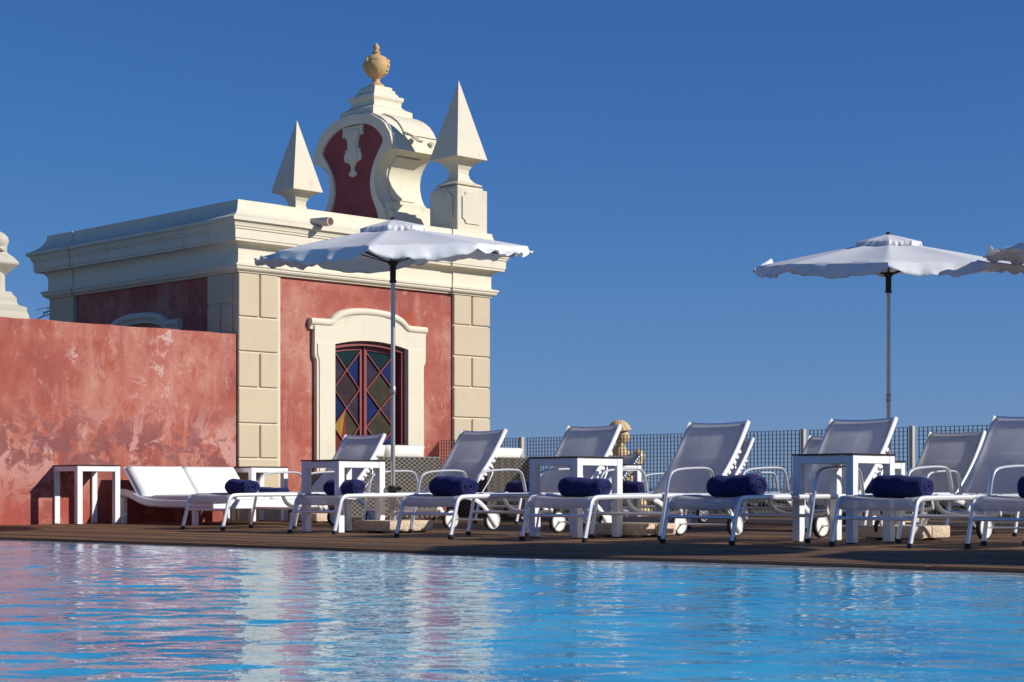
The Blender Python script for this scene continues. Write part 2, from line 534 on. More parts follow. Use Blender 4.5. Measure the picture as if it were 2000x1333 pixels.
def tube(bm, pts, ra, rb=None, seg=8, up=(0, 0, 1), caps=True):
    # ra: half width sideways, rb: half height; swept along pts
    rb = rb or ra
    pts = [Vector(p) for p in pts]
    rings = []
    n = len(pts)
    for i, p in enumerate(pts):
        t = (pts[min(i + 1, n - 1)] - pts[max(i - 1, 0)]).normalized()
        side = t.cross(Vector(up))
        if side.length < 1e-4:
            side = t.cross(Vector((1, 0, 0)))
        side.normalize()
        nn = side.cross(t).normalized()
        rings.append([bm.verts.new(p + side * (ra * math.cos(2 * math.pi * k / seg)) + nn * (rb * math.sin(2 * math.pi * k / seg))) for k in range(seg)])
    for a, b in zip(rings, rings[1:]):
        for k in range(seg):
            j = (k + 1) % seg
            bm.faces.new((a[k], a[j], b[j], b[k]))
    if caps:
        bm.faces.new(rings[0][::-1])
        bm.faces.new(rings[-1])
def grid_sheet(bm, rows, thick=None):
    vs = [[bm.verts.new(p) for p in r] for r in rows]
    for a, b in zip(vs, vs[1:]):
        for i in range(len(a) - 1):
            bm.faces.new((a[i], a[i + 1], b[i + 1], b[i]))
    return vs
def solid(o, t):
    md = o.modifiers.new('thickness', 'SOLIDIFY')
    md.thickness = t
    md.offset = 0
    return o

# ================================================================== SETTING
# far land and sea below the hill
bm = bmesh.new()
box(bm, -9000, 9000, 60, 2600, -30, -14)
tag(obj('ground', bm, 'land'), kind='structure')
bm = bmesh.new()
vs = [bm.verts.new(p) for p in ((-40000, 2500, -13.9), (40000, 2500, -13.9), (40000, 50000, -13.9), (-40000, 50000, -13.9))]
bm.faces.new(vs)
tag(obj('sea', bm, 'sea'), kind='structure')
# scrub and trees of the far land, seen through the fence as one mass
rng = random.Random(3)
bm = bmesh.new()
for i in range(900):
    y = 500 + 1700 * rng.random() ** 1.5
    x = (rng.random() * 0.62 - 0.2) * y
    h = rng.uniform(2.5, 7)
    w = h * rng.uniform(0.7, 1.6)
    r = bmesh.ops.create_icosphere(bm, subdivisions=1, radius=1.0)
    for v in r['verts']:
        k = rng.uniform(0.7, 1.25)
        v.co = Vector((x + v.co.x * w * k, y + v.co.y * w * k, -14 + h * 0.4 + v.co.z * h * 0.6 * k))
tag(obj('woodland', bm, 'scrub'), 'dark green far woodland seen low through the mesh fence', 'woodland', kind='stuff')

# unseen terrace behind and left of the wall, added to bounce warm light
bm = bmesh.new()
box(bm, -40, 3.5, 0.9, 30, -0.5, -0.05)
o = obj('terrace', bm, 'paving')
o.location = P0 + U * 0.0
o.rotation_euler = (0, 0, ANG)
tag(o, kind='structure')
# --- pool
XS = np.concatenate([np.arange(-16, -5.2, 0.12), np.arange(-5.2, 4.2, 0.02), np.arange(4.2, 12, 0.12)])
YS = np.concatenate([np.arange(-6, 3.4, 0.12), np.arange(3.4, 15.6, 0.02), np.arange(15.6, 22, 0.2)])
GX, GY = np.meshgrid(XS, YS)
rs = np.random.RandomState(5)
GZ = np.zeros_like(GX)
nw = 90
for i in range(nw):
    lam = 0.070 * (0.42 / 0.070) ** rs.rand()
    k = 2 * math.pi / lam
    th = rs.normal(math.radians(84), math.radians(34))
    slope = 0.0074 * (1.0 + 0.3 * min(1.0, lam / 0.4))
    GZ += slope / k * np.sin(k * (GX * math.cos(th) + GY * math.sin(th)) + rs.rand() * 6.28)
edge_d = -((GX - EDGE_A.x) * EDGE_Q.x + (GY - EDGE_A.y) * EDGE_Q.y)      # calmer over the overflow ledge
GZ *= np.clip(0.22 + 0.78 * (edge_d - 0.1) / 1.1, 0.22, 1.0)
GZ -= 0.022
nx, ny = len(XS), len(YS)
verts = np.stack([GX.ravel(), GY.ravel(), GZ.ravel()], 1)
idx = np.arange(nx * ny).reshape(ny, nx)
quads = np.stack([idx[:-1, :-1].ravel(), idx[:-1, 1:].ravel(), idx[1:, 1:].ravel(), idx[1:, :-1].ravel()], 1)
# keep only the water side of the pool edge
cen = verts[quads].mean(1)
dist = (cen[:, 0] - EDGE_A.x) * EDGE_Q.x + (cen[:, 1] - EDGE_A.y) * EDGE_Q.y
quads = quads[dist < 0.06]
used = np.unique(quads)
remap = np.zeros(nx * ny, dtype=np.int64)
remap[used] = np.arange(len(used))
verts = verts[used]
quads = remap[quads]
me = bpy.data.meshes.new('pool_water')
me.vertices.add(len(verts))
me.vertices.foreach_set('co', verts.astype(np.float32).ravel())
me.loops.add(len(quads) * 4)
me.loops.foreach_set('vertex_index', quads.astype(np.int32).ravel())
me.polygons.add(len(quads))
me.polygons.foreach_set('loop_start', np.arange(0, len(quads) * 4, 4, dtype=np.int32))
me.polygons.foreach_set('use_smooth', np.ones(len(quads), dtype=bool))
me.update()
me.validate()
tag(link('pool_water', me, 'water'), kind='structure')
# pool wall under the edge of the deck
def edge_pt(a, q, z=0.0):
    return EDGE_A + EDGE_D * a + EDGE_Q * q + Vector((0, 0, z))
def edge_frame(name, z=0.0):
    return empty(name, EDGE_A + Vector((0, 0, z)), math.atan2(EDGE_D.y, EDGE_D.x))
EA = math.atan2(EDGE_D.y, EDGE_D.x)
bm = bmesh.new()
box(bm, -14, 20, 0.012, 0.3, -1.4, -0.034)
o = obj('pool_wall', bm, 'fascia')
o.location = EDGE_A
o.rotation_euler = (0, 0, EA)
tag(o, kind='structure')

# --- deck: substructure and boards
bm = bmesh.new()
box(bm, -14, 20, 0.305, 13.5, -0.30, -0.036)
deck = obj('pool_deck', bm, 'fascia')
deck.location = EDGE_A
deck.rotation_euler = (0, 0, EA)
tag(deck, kind='structure')
bm = bmesh.new()
box(bm, 0, 1, 0, 0.140, -0.030, 0.0, 0.004)
plank_me = bpy.data.meshes.new('plank')
bm.to_mesh(plank_me)
bm.free()
plank_me.materials.append(M['deck'])
rng = random.Random(11)
far_parts = []
nplank = 0
for row in range(90):
    q = -0.02 + row * 0.1455
    x = -12.5 + rng.uniform(-2.5, 0)
    while x < 17:
        L = rng.uniform(4.6, 6.2)
        mid = edge_pt(x + L / 2, q)
        a0, a1 = edge_pt(x, q), edge_pt(x + L, q)
        inview = a1.y > 2 and a1.x > -0.36 * max(a1.y, 1) and a0.x < 0.36 * max(a0.y, 1)
        if inview and row < 62 and nplank < 300:
            o = bpy.data.objects.new('plank', plank_me)
            C.objects.link(o)
            o.parent = deck
            o.location = (x, q, rng.uniform(-0.0015, 0.0015))
            o.scale = (L - 0.004, 1, 1)
            nplank += 1
        else:
            far_parts.append((x, q, L))
        x += L
bm = bmesh.new()
for x, q, L in far_parts:
    box(bm, x, x + L - 0.004, q, q + 0.14, -0.03, 0.0)
o = obj('far_planks', bm, 'deck', deck)
o['kind'] = 'stuff'

# ================================================================== PAVILION
pav = empty('pavilion', P0, ANG)
tag(pav, 'red and cream pavilion with stepped cornice, curved gable and pyramid finials', 'building')
FW, SW = 4.285, 4.49          # front and side widths
Q = 0.655                     # quoin width
# walls (front in pieces round the door opening)
bm = bmesh.new()
box(bm, 0.03, 1.32, 0.03, 0.35, -0.4, 3.12)
box(bm, 2.86, FW - 0.03, 0.03, 0.35, -0.4, 3.12)
box(bm, 1.32, 2.86, 0.03, 0.35, 2.45, 3.12)
box(bm, 0.03, 0.35, 0.352, SW - 0.03, -0.4, 3.12)
box(bm, FW - 0.35, FW - 0.03, 0.352, SW - 0.03, -0.4, 3.12)
box(bm, 0.352, FW - 0.352, SW - 0.35, SW - 0.03, -0.4, 3.12)
obj('wall', bm, 'plaster_front', pav)
bm = bmesh.new()
box(bm, 1.0, 3.2, 0.36, 0.5, 0.0, 3.0)
obj('dark_interior', bm, 'dark', pav)
# core of the corner piers, behind the stones
for (x0, x1, y0, y1) in ((0.006, Q - 0.01, 0.006, Q - 0.01), (FW - 0.68, FW - 0.006, 0.006, Q), (0.006, Q, SW - Q, SW - 0.006), (FW - Q, FW - 0.006, SW - Q, SW - 0.006)):
    bm = bmesh.new()
    box(bm, x0, x1, y0, y1, -0.4, 3.11)
    obj('pier', bm, 'cream_old', pav)
# quoin stones
def stone(x0, x1, z0, z1, side=False):
    g = 0.011
    bm = bmesh.new()
    if side:
        box(bm, -0.018, 0.1, x0 + g, x1 - g, z0 + g, z1 - g, 0.008)
    else:
        box(bm, x0 + g, x1 - g, -0.018, 0.1, z0 + g, z1 - g, 0.008)
    return obj('quoin_stone', bm, 'quoin', pav)
zl = [3.085, 2.53, 2.10, 1.657, 1.21, 0.777, 0.34, -0.3]
for i in range(len(zl) - 1):
    if i % 2 == 0 and i < 6:
        stone(-0.018, 0.315, zl[i + 1], zl[i]); stone(0.315, 0.612, zl[i + 1], zl[i])
    else:
        stone(-0.018, 0.612, zl[i + 1], zl[i])
zr = [3.085, 2.66, 2.234, 1.807, 1.38, 0.95, 0.52, 0.09, -0.3]
for i in range(len(zr) - 1):
    if i % 2 == 0:
        stone(FW - 0.69, FW - 0.34, zr[i + 1], zr[i]); stone(FW - 0.34, FW + 0.018, zr[i + 1], zr[i])
    else:
        stone(FW - 0.69, FW + 0.018, zr[i + 1], zr[i])
zs = [3.085, 2.70, 2.27, 1.85, 1.4, 0.95, 0.5, -0.3]
for i in range(len(zs) - 1):
    if i % 2 == 1:
        stone(0.104, 0.36, zs[i + 1], zs[i], True); stone(0.36, 0.655, zs[i + 1], zs[i], True)
    else:
        stone(0.104, 0.655, zs[i + 1], zs[i], True)
    stone(SW - 0.66, SW + 0.01, zs[i + 1], zs[i], True)

# cornice swept round the plan with small breaks over the corner piers
def sweep_plan(bm, path, prof, cap_top=True):
    n = len(path)
    ring = []
    for i in range(n):
        p, a, b = Vector(path[i]), Vector(path[i - 1]), Vector(path[(i + 1) % n])
        d1, d2 = (p - a).normalized(), (b - p).normalized()
        n1, n2 = Vector((d1.y, -d1.x)), Vector((d2.y, -d2.x))
        mt = (n1 + n2) / (1 + n1.dot(n2)) if abs(1 + n1.dot(n2)) > 1e-3 else n1
        ring.append((p, mt))
    cols = [[bm.verts.new((p.x + mt.x * d, p.y + mt.y * d, z)) for d, z in prof] for p, mt in ring]
    for i in range(n):
        j = (i + 1) % n
        for k in range(len(prof) - 1):
            bm.faces.new((cols[i][k], cols[j][k], cols[j][k + 1], cols[i][k + 1]))
    bm.faces.new([c[0] for c in cols])
    bm.faces.new([c[-1] for c in cols][::-1])
j = 0.018
qa = 0.63
def breaks(L):
    return [(-j, -j), (qa, -j), (qa, 0), (L - qa - 0.06, 0), (L - qa - 0.06, -j), (L + j, -j)]
path = []
path += [(-j, -j), (qa, -j), (qa, 0), (FW - 0.70, 0), (FW - 0.70, -j)]
path += [(FW + j, -j), (FW + j, qa), (FW, qa), (FW, SW - qa), (FW + j, SW - qa)]
path += [(FW + j, SW + j), (FW - qa, SW + j), (FW - qa, SW), (qa, SW), (qa, SW + j)]
path += [(-j, SW + j), (-j, SW - qa), (0, SW - qa), (0, qa), (-j, qa)]
prof = [(0.0, 3.076), (0.016, 3.078), (0.016, 3.092), (0.034, 3.096), (0.052, 3.108), (0.064, 3.126), (0.064, 3.146), (0.080, 3.152), (0.080, 3.178), (0.006, 3.196),
        (0.004, 3.215), (0.004, 3.352), (0.012, 3.385), (0.030, 3.412), (0.055, 3.432), (0.085, 3.440), (0.138, 3.442), (0.138, 3.468), (0.150, 3.474), (0.150, 3.585),
        (0.165, 3.590), (0.165, 3.612), (0.178, 3.618), (0.182, 3.640), (0.192, 3.662), (0.202, 3.676), (0.228, 3.682), (0.228, 3.724), (0.196, 3.736),
        (0.140, 3.762), (0.092, 3.798), (0.055, 3.842), (0.028, 3.892), (0.014, 3.945), (0.014, 3.968), (-0.10, 3.972)]
bm = bmesh.new()
sweep_plan(bm, path, prof)
obj('cornice', bm, 'cream', pav)

# door surround
AC, AR = 2.115, None
def arch(u, z0=2.267, rise=0.075, c=2.115, half=0.625):
    t = (u - c) / half
    return z0 + rise * (1 - t * t)
bm = bmesh.new()
def jamb(bm, s):
    m = lambda u: AC + s * (u - AC)
    pts = [(m(1.20), -0.1), (m(1.49), -0.1), (m(1.49), 2.267), (m(1.165), 2.267), (m(1.165), 2.13), (m(1.172), 2.09), (m(1.195), 2.06), (m(1.20), 2.03)]
    prism(bm, pts, -0.035, 0.34)
jamb(bm, 1); jamb(bm, -1)
us = [1.165] + [1.49 + 1.25 * i / 14 for i in range(15)] + [3.065]
for a, b in zip(us, us[1:]):
    za = 2.267 if a < 1.489 or a > 2.741 else arch(a)
    zb = 2.267 if b < 1.489 or b > 2.741 else arch(b)
    if a < 1.3: za = zb = 2.267
    if b > 3.0: za = zb = 2.267
    def top(u):
        t = abs(u - AC)
        return 2.50 if t > 0.62 else 2.50 + 0.19 * (1 - (t / 0.62) ** 2)
    prism(bm, [(a, za), (b, zb), (b, top(b)), (a, top(a))], -0.035, 0.34)
# flat inner fillet a little proud
for s in (1, -1):
    m = lambda u: AC + s * (u - AC)
    prism(bm, [(m(1.235), -0.1), (m(1.488), -0.1), (m(1.488), 2.262), (m(1.205), 2.262), (m(1.205), 2.12), (m(1.235), 2.05)], -0.048, -0.034)
surround = obj('door_surround', bm, 'cream', pav)
def hood_path(c, half, z0, rise):
    h = half
    pts = [(c - h, z0), (c - h * 0.68, z0), (c - h * 0.64, z0 + 0.015), (c - h * 0.60, z0 + 0.06), (c - h * 0.5, z0 + rise * 0.66), (c - h * 0.3, z0 + rise * 0.92), (c, z0 + rise)]
    return pts + [(2 * c - x, z) for x, z in pts[:-1][::-1]]
def hood(bm, path, along_x=True):
    # moulding profile: (out, up)
    pr = [(0.0, -0.085), (0.045, -0.085), (0.045, -0.06), (0.056, -0.052), (0.058, -0.034), (0.072, -0.03), (0.086, -0.01), (0.090, 0.014), (0.082, 0.04), (0.06, 0.055), (0.03, 0.06), (0.0, 0.06)]
    n = len(path)
    cols = []
    for i, (x, z) in enumerate(path):
        a = Vector(path[max(i - 1, 0)]); b = Vector(path[min(i + 1, n - 1)])
        d = (b - a).normalized()
        nx_, nz_ = -d.y, d.x
        if along_x:
            cols.append([bm.verts.new((x + nx_ * up, 0.03 - out, z + nz_ * up)) for out, up in pr])
        else:
            cols.append([bm.verts.new((0.03 - out, x + nx_ * up, z + nz_ * up)) for out, up in pr])
    for i in range(n - 1):
        for k in range(len(pr) - 1):
            bm.faces.new((cols[i][k], cols[i + 1][k], cols[i + 1][k + 1], cols[i][k + 1]))
    bm.faces.new(cols[0]); bm.faces.new(cols[-1])
bm = bmesh.new()
pth = [(p.x, p.y) for p in smooth_path([(x, z, 0) for x, z in hood_path(2.095, 0.99, 2.53, 0.185)], 2)]
hood(bm, pth)
obj('hood_moulding', bm, 'cream', surround, angle=40)
bm = bmesh.new()
pth = [(p.x, p.y) for p in smooth_path([(x, z, 0) for x, z in hood_path(2.22, 0.97, 2.53, 0.14)], 2)]
hood(bm, pth, False)
obj('side_window_hood', bm, 'cream_old', pav, angle=40)
bm = bmesh.new()
box(bm, -0.01, 0.03, 1.32, 3.12, 0.6, 2.46)
obj('side_window_surround', bm, 'cream_old', pav)

# door: frame, leaves, lattice bars and stained panes
bm = bmesh.new()
def archpoly(u0, u1, zb, dz0, dz1, steps=10):
    lo = [(u0 + (u1 - u0) * i / steps, arch(u0 + (u1 - u0) * i / steps) + dz0) for i in range(steps + 1)]
    hi = [(u, arch(u) + dz1) for u, _ in lo]
    return lo + hi[::-1]
box(bm, 1.491, 1.545, 0.03, 0.30, 0, 2.275)
box(bm, 2.685, 2.739, 0.03, 0.30, 0, 2.275)
prism(bm, archpoly(1.545, 2.685, 0, -0.06, -0.001), 0.031, 0.30)
door = obj('door', bm, 'door_red', pav)
Z0 = 2.225
def leaf(u0, u1, cols):
    bm = bmesh.new()
    st = 0.045
    box(bm, u0, u0 + st, 0.11, 0.155, 0.02, arch(u0 + st) - 0.062)
    box(bm, u1 - st, u1, 0.11, 0.155, 0.02, arch(u1 - st) - 0.062)
    steps = 8
    lo = [(u0 + st + (u1 - u0 - 2 * st) * i / steps) for i in range(steps + 1)]
    prism(bm, [(u, arch(u) - 0.115) for u in lo] + [(u, arch(u) - 0.061) for u in lo[::-1]], 0.111, 0.154)
    box(bm, u0 + st, u1 - st, 0.111, 0.154, 0.02, 0.3)
    obj('leaf', bm, 'door_red', door)
    a, b = u0 + st, u1 - st
    cx = (a + b) / 2
    zt = 2.20
    hp = 0.247                                   # half the height of one diamond
    lev = [zt - hp * i for i in range(8)]        # even levels: sides (except 0), odd: centre crossings
    def bar(p, q):
        bm = bmesh.new()
        tube(bm, [(p[0], 0.122, p[1]), (q[0], 0.122, q[1])], 0.011, 0.011, 6, up=(0, 1, 0))
        obj('glazing_bar', bm, 'door_red', door)
    def pane(pts, m):
        bm = bmesh.new()
        prism(bm, pts, 0.136, 0.142)
        obj('pane', bm, m, door)
    for i in range(0, 6, 2):
        bar((a, lev[i]), (b, lev[i + 2])); bar((b, lev[i]), (a, lev[i + 2]))
    pane([(a, lev[0]), (cx, lev[1]), (b, lev[0]), (b, arch(b) - 0.1), (cx, arch(cx) - 0.1), (a, arch(a) - 0.1)], cols[0])
    k = 1
    for i in range(0, 6, 2):
        pane([(a, lev[i]), (cx, lev[i + 1]), (a, lev[i + 2])], cols[k]); k += 1
        pane([(b, lev[i]), (cx, lev[i + 1]), (b, lev[i + 2])], cols[k]); k += 1
        dia = [(cx, lev[i + 1]), (a, lev[i + 2]), (cx, lev[i + 3]), (b, lev[i + 2])]
        if cols[k] == 'reflection_split':  # yellow and red wedges paint a reflection's stripes into the glass colour
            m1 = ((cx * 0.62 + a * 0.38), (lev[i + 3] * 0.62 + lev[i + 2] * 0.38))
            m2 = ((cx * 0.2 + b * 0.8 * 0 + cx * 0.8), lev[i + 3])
            pane([(cx, lev[i + 1]), (a, lev[i + 2]), m1], 'glass_yellow_reflection')
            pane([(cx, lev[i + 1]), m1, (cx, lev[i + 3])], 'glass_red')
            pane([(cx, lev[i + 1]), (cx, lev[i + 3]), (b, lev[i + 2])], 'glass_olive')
        else:
            pane(dia, cols[k])
        k += 1
leaf(1.55, 2.075, ['glass_green', 'glass_violet', 'glass_blue', 'glass_brown', 'glass_blue', 'glass_violet', 'reflection_split', 'glass_red', 'glass_green', 'glass_brown'])
leaf(2.10, 2.68, ['glass_green', 'glass_violet', 'glass_blue', 'glass_olive', 'glass_blue', 'glass_violet', 'glass_olive', 'glass_green', 'glass_blue', 'glass_brown'])
bm = bmesh.new()
tube(bm, [(2.087, 0.095, 0.05), (2.087, 0.095, arch(2.087) - 0.07)], 0.014, 0.014, 8)
obj('meeting_bead', bm, 'door_red', door)

# rain spout
bm = bmesh.new()
tube(bm, [(1.10, 0.05, 3.80), (1.125, -0.40, 3.775)], 0.058, 0.058, 16)
sp = obj('rain_spout', bm, 'pipe', pav, angle=50)
bm = bmesh.new()
tube(bm, [(1.125, -0.39, 3.7755), (1.1252, -0.4015, 3.7748)], 0.046, 0.046, 16)
obj('spout_mouth', bm, 'pipe_in', sp)

# curved gable on the far side of the roof
VC = 1.95
half = [(0.90, 4.0), (0.90, 4.18), (0.86, 4.26), (0.84, 4.33), (0.745, 4.345), (0.745, 4.455), (0.665, 4.47), (0.60, 4.53), (0.545, 4.63), (0.515, 4.74), (0.512, 4.84),
        (0.53, 4.93), (0.575, 5.02), (0.64, 5.09), (0.72, 5.15), (0.80, 5.18), (0.925, 5.20), (0.90, 5.32), (0.868, 5.43), (0.848, 5.43), (0.79, 5.53), (0.70, 5.63), (0.58, 5.71), (0.43, 5.775), (0.25, 5.81), (0, 5.825)]
def full(h):
    return [(VC + w, z) for w, z in h] + [(VC - w, z) for w, z in h[::-1] if w > 0]
def prism_x(bm, pts, x0, x1):
    a = [bm.verts.new((x0, p[0], p[1])) for p in pts]
    b = [bm.verts.new((x1, p[0], p[1])) for p in pts]
    bm.faces.new(a); bm.faces.new(b[::-1])
    n = len(pts)
    for i in range(n):
        k = (i + 1) % n
        bm.faces.new((a[k], a[i], b[i], b[k]))
G0, G1 = 3.45, 4.27
bm = bmesh.new()
prism_x(bm, full(half), G0, G1)
gable = obj('gable', bm, 'cream', pav, angle=35)
# raised band round the flanks
def offset_outline(h, d):
    out = []
    for i, (w, z) in enumerate(h):
        a = Vector(h[max(i - 1, 0)]); b = Vector(h[min(i + 1, len(h) - 1)])
        t = (b - a).normalized()
        nrm = Vector((t.y, -t.x))
        out.append((max(w + nrm.x * d, 0), z + nrm.y * d))
    out[-1] = (0, h[-1][1] + d)
    return out
bm = bmesh.new()
prism_x(bm, full(offset_outline(half[7:16], 0.022)), G0 + 0.20, G1 - 0.18)
obj('flank_band', bm, 'cream', gable, angle=35)
bm = bmesh.new()
prism_x(bm, full(offset_outline(half[18:], 0.024)), G0 + 0.22, G1 + 0.0)
obj('arch_band', bm, 'cream', gable, angle=35)
# recessed looking red field: set inside a proud frame
red_h = [(0.66, 4.0), (0.60, 4.22), (0.56, 4.36), (0.50, 4.46), (0.435, 4.60), (0.41, 4.72), (0.412, 4.83), (0.44, 4.95), (0.50, 5.07), (0.59, 5.20), (0.70, 5.33), (0.66, 5.42), (0.58, 5.50), (0.45, 5.585), (0.28, 5.645), (0, 5.665)]
bm = bmesh.new()
prism_x(bm, full(red_h), G0 - 0.004, G0 + 0.05)
obj('gable_field', bm, 'plaster_gable', gable)
# frame ring standing proud of the field
bm = bmesh.new()
ins = [(0.79, 4.02), (0.745, 4.26), (0.73, 4.34), (0.655, 4.455), (0.58, 4.53), (0.53, 4.64), (0.503, 4.74), (0.50, 4.84), (0.52, 4.94), (0.565, 5.03), (0.63, 5.11), (0.91, 5.215), (0.85, 5.42), (0.70, 5.615), (0.42, 5.76), (0, 5.81)]
def ring_x(bm, outer, inner, x0, x1):
    def rs_(h, n=60):
        P = [Vector(q) for q in full(h)]
        L = [0]
        for a, b in zip(P, P[1:]):
            L.append(L[-1] + (b - a).length)
        out = []
        for i in range(n):
            s = L[-1] * i / (n - 1)
            k = max(0, min(len(P) - 2, next((q for q in range(len(L) - 1) if L[q + 1] >= s), len(P) - 2)))
            f = (s - L[k]) / max(L[k + 1] - L[k], 1e-6)
            out.append(P[k].lerp(P[k + 1], f))
        return out
    A, B = rs_(outer), rs_(inner)
    va = [[bm.verts.new((x, p.x, p.y)) for p in A] for x in (x0, x1)]
    vb = [[bm.verts.new((x, p.x, p.y)) for p in B] for x in (x0, x1)]
    for i in range(len(A) - 1):
        bm.faces.new((va[0][i], va[0][i + 1], vb[0][i + 1], vb[0][i]))
        bm.faces.new((va[0][i], va[0][i + 1], va[1][i + 1], va[1][i]))
        bm.faces.new((vb[0][i], vb[0][i + 1], vb[1][i + 1], vb[1][i]))
ring_x(bm, ins, red_h, G0 - 0.045, G0 + 0.02)
obj('gable_frame', bm, 'cream', gable)
# white stucco cartouche hanging in the field
orn = [(0.225, 5.64), (0.222, 5.55), (0.235, 5.52), (0.225, 5.495), (0.195, 5.50), (0.165, 5.52), (0.13, 5.46), (0.115, 5.39), (0.12, 5.33), (0.135, 5.305), (0.165, 5.315), (0.16, 5.28), (0.185, 5.24), (0.195, 5.19), (0.175, 5.145),
       (0.14, 5.125), (0.10, 5.13), (0.075, 5.10), (0.045, 5.075), (0.03, 5.03), (0.045, 4.99), (0.085, 4.965), (0.08, 4.935), (0.045, 4.92), (0, 4.905)]
bm = bmesh.new()
prism_x(bm, full([(w, z) for w, z in orn[::-1]]), G0 - 0.03, G0 + 0.01)
o = obj('stucco_cartouche', bm, 'cream_old', gable)
bm = bmesh.new()
orn2 = [(w * 0.62, 5.25 + (z - 5.25) * 0.86) for w, z in orn if z > 5.08]
prism_x(bm, full([(w, z) for w, z in orn2[::-1]]), G0 - 0.044, G0 - 0.028)
obj('cartouche_relief', bm, 'cream_old', gable)
# rosettes on the near flank under the arch and a scrolled line
for xx in (G0 + 0.30, G0 + 0.68):
    bm = bmesh.new()
    lathe(bm, [(0.045, 0), (0.045, 0.012), (0.035, 0.022), (0.022, 0.012), (0.018, 0.03), (0.004, 0.036)], 14)
    bmesh.ops.rotate(bm, verts=bm.verts, matrix=Matrix.Rotation(R(97), 3, 'X'))
    bmesh.ops.translate(bm, verts=bm.verts, vec=(xx, VC - 0.912, 5.345))
    obj('rosette', bm, 'cream_old', gable, angle=40)
bm = bmesh.new()
tube(bm, smooth_path([(G0 + 0.225, VC - 0.87, 5.475), (G0 + 0.32, VC - 0.885, 5.45), (G0 + 0.40, VC - 0.90, 5.42), (G0 + 0.47, VC - 0.915, 5.375), (G0 + 0.55, VC - 0.915, 5.385)], 2), 0.012, 0.012, 6)
obj('scroll_line', bm, 'cream_old', gable)
# stepped pedestal and urn
bm = bmesh.new()
lathe(bm, [(0.375, 5.74), (0.375, 5.87), (0.372, 5.905), (0.30, 5.945), (0.262, 5.985), (0.258, 6.0), (0.262, 6.05), (0.285, 6.09), (0.285, 6.135), (0.235, 6.15), (0.215, 6.19), (0.195, 6.205), (0.195, 6.245), (0.165, 6.25), (0.165, 6.285), (0.155, 6.30)], square=True, loc=(G0 + 0.42, VC, 0))
for v in bm.verts:
    v.co.z = 5.74 + (v.co.z - 5.74) * 0.938
ped = obj('urn_pedestal', bm, 'cream', pav)
bm = bmesh.new()
lathe(bm, [(0.10, 6.30), (0.115, 6.315), (0.112, 6.345), (0.075, 6.37), (0.052, 6.40), (0.05, 6.44), (0.075, 6.465), (0.085, 6.475), (0.12, 6.50), (0.165, 6.56), (0.188, 6.63), (0.19, 6.70), (0.175, 6.74), (0.178, 6.75), (0.165, 6.765), (0.15, 6.80), (0.105, 6.83), (0.06, 6.85), (0.042, 6.87), (0.06, 6.885), (0.062, 6.90), (0.04, 6.91), (0.032, 6.93), (0.045, 6.96), (0.045, 6.99), (0.028, 7.02), (0.008, 7.05)], 28, loc=(G0 + 0.42, VC, 0))
rng = random.Random(2)
for v in bm.verts:
    if 6.5 < v.co.z < 6.74:
        d = Vector((v.co.x - G0 - 0.42, v.co.y - VC, 0))
        a = math.atan2(d.y, d.x)
        v.co += d * (0.05 * math.sin(a * 9 + v.co.z * 30) + rng.uniform(-0.03, 0.03))
for v in bm.verts:
    v.co.z = 6.265 + (v.co.z - 6.30) * 0.875
urn = obj('urn', bm, 'urn', pav, angle=50)
for a in (R(-62), R(60), R(180)):
    bm = bmesh.new()
    c = Vector((G0 + 0.42 + 0.185 * math.cos(a), VC + 0.185 * math.sin(a), 6.58))
    for (dx, dz, r) in ((-0.012, 0.055, 0.038), (-0.012, 0.0, 0.042), (-0.02, -0.055, 0.034), (-0.045, -0.11, 0.024), (-0.02, 0.085, 0.024)):
        s = bmesh.ops.create_icosphere(bm, subdivisions=2, radius=r)
        for v in s['verts']:
            v.co = v.co * rng.uniform(0.8, 1.15) + c + Vector((dx * math.cos(a), dx * math.sin(a), dz))
    obj('urn_mask', bm, 'urn', urn, angle=60)
# pyramid finials
def pyramid(x, y, zb, k=1.0, pedestal=True):
    bm = bmesh.new()
    prof = [(0.13, 0.0), (0.15, 0.02), (0.235, 0.03), (0.235, 0.045), (0.16, 0.085), (0.115, 0.14), (0.098, 0.20), (0.105, 0.26), (0.14, 0.325), (0.20, 0.375), (0.285, 0.402), (0.285, 0.412), (0.004, 1.52)]
    lathe(bm, [(r * k, z * k) for r, z in prof], square=True, loc=(x, y, zb))
    f = obj('pyramid_finial', bm, 'cream_old', pav)
    if pedestal:
        bm = bmesh.new()
        box(bm, x - 0.285, x + 0.285, y - 0.285, y + 0.285, 3.9, zb - 0.03, 0.006)
        box(bm, x - 0.24, x + 0.24, y - 0.24, y + 0.24, zb - 0.031, zb + 0.005)
        pd = obj('finial_pedestal', bm, 'cream_old', pav)
        # raised shaped panels on the two faces in view
        w, h0, h1 = 0.20, 4.08, zb - 0.08
        c = 0.07
        pts = [(-w + c, h0), (w - c, h0), (w - c * 0.6, h0 + c * 0.7), (w, h0 + c), (w, h1 - c), (w - c * 0.6, h1 - c * 0.7), (w - c, h1), (-w + c, h1), (-w + c * 0.6, h1 - c * 0.7), (-w, h1 - c), (-w, h0 + c), (-w + c * 0.6, h0 + c * 0.7)]
        bm = bmesh.new()
        prism(bm, [(x + a, z) for a, z in pts], y - 0.303, y - 0.28)
        obj('pedestal_panel', bm, 'cream_old', pd)
        bm = bmesh.new()
        prism_x(bm, [(y + a, z) for a, z in pts], x - 0.303, x - 0.28)
        obj('pedestal_panel', bm, 'cream_old', pd)
pyramid(FW - 0.30, 0.305, 4.60)
pyramid(FW - 0.235, SW - 0.42, 4.60)
bm = bmesh.new()
box(bm, 0.2, FW - 0.2, 0.2, SW - 0.2, 3.80, 3.90)
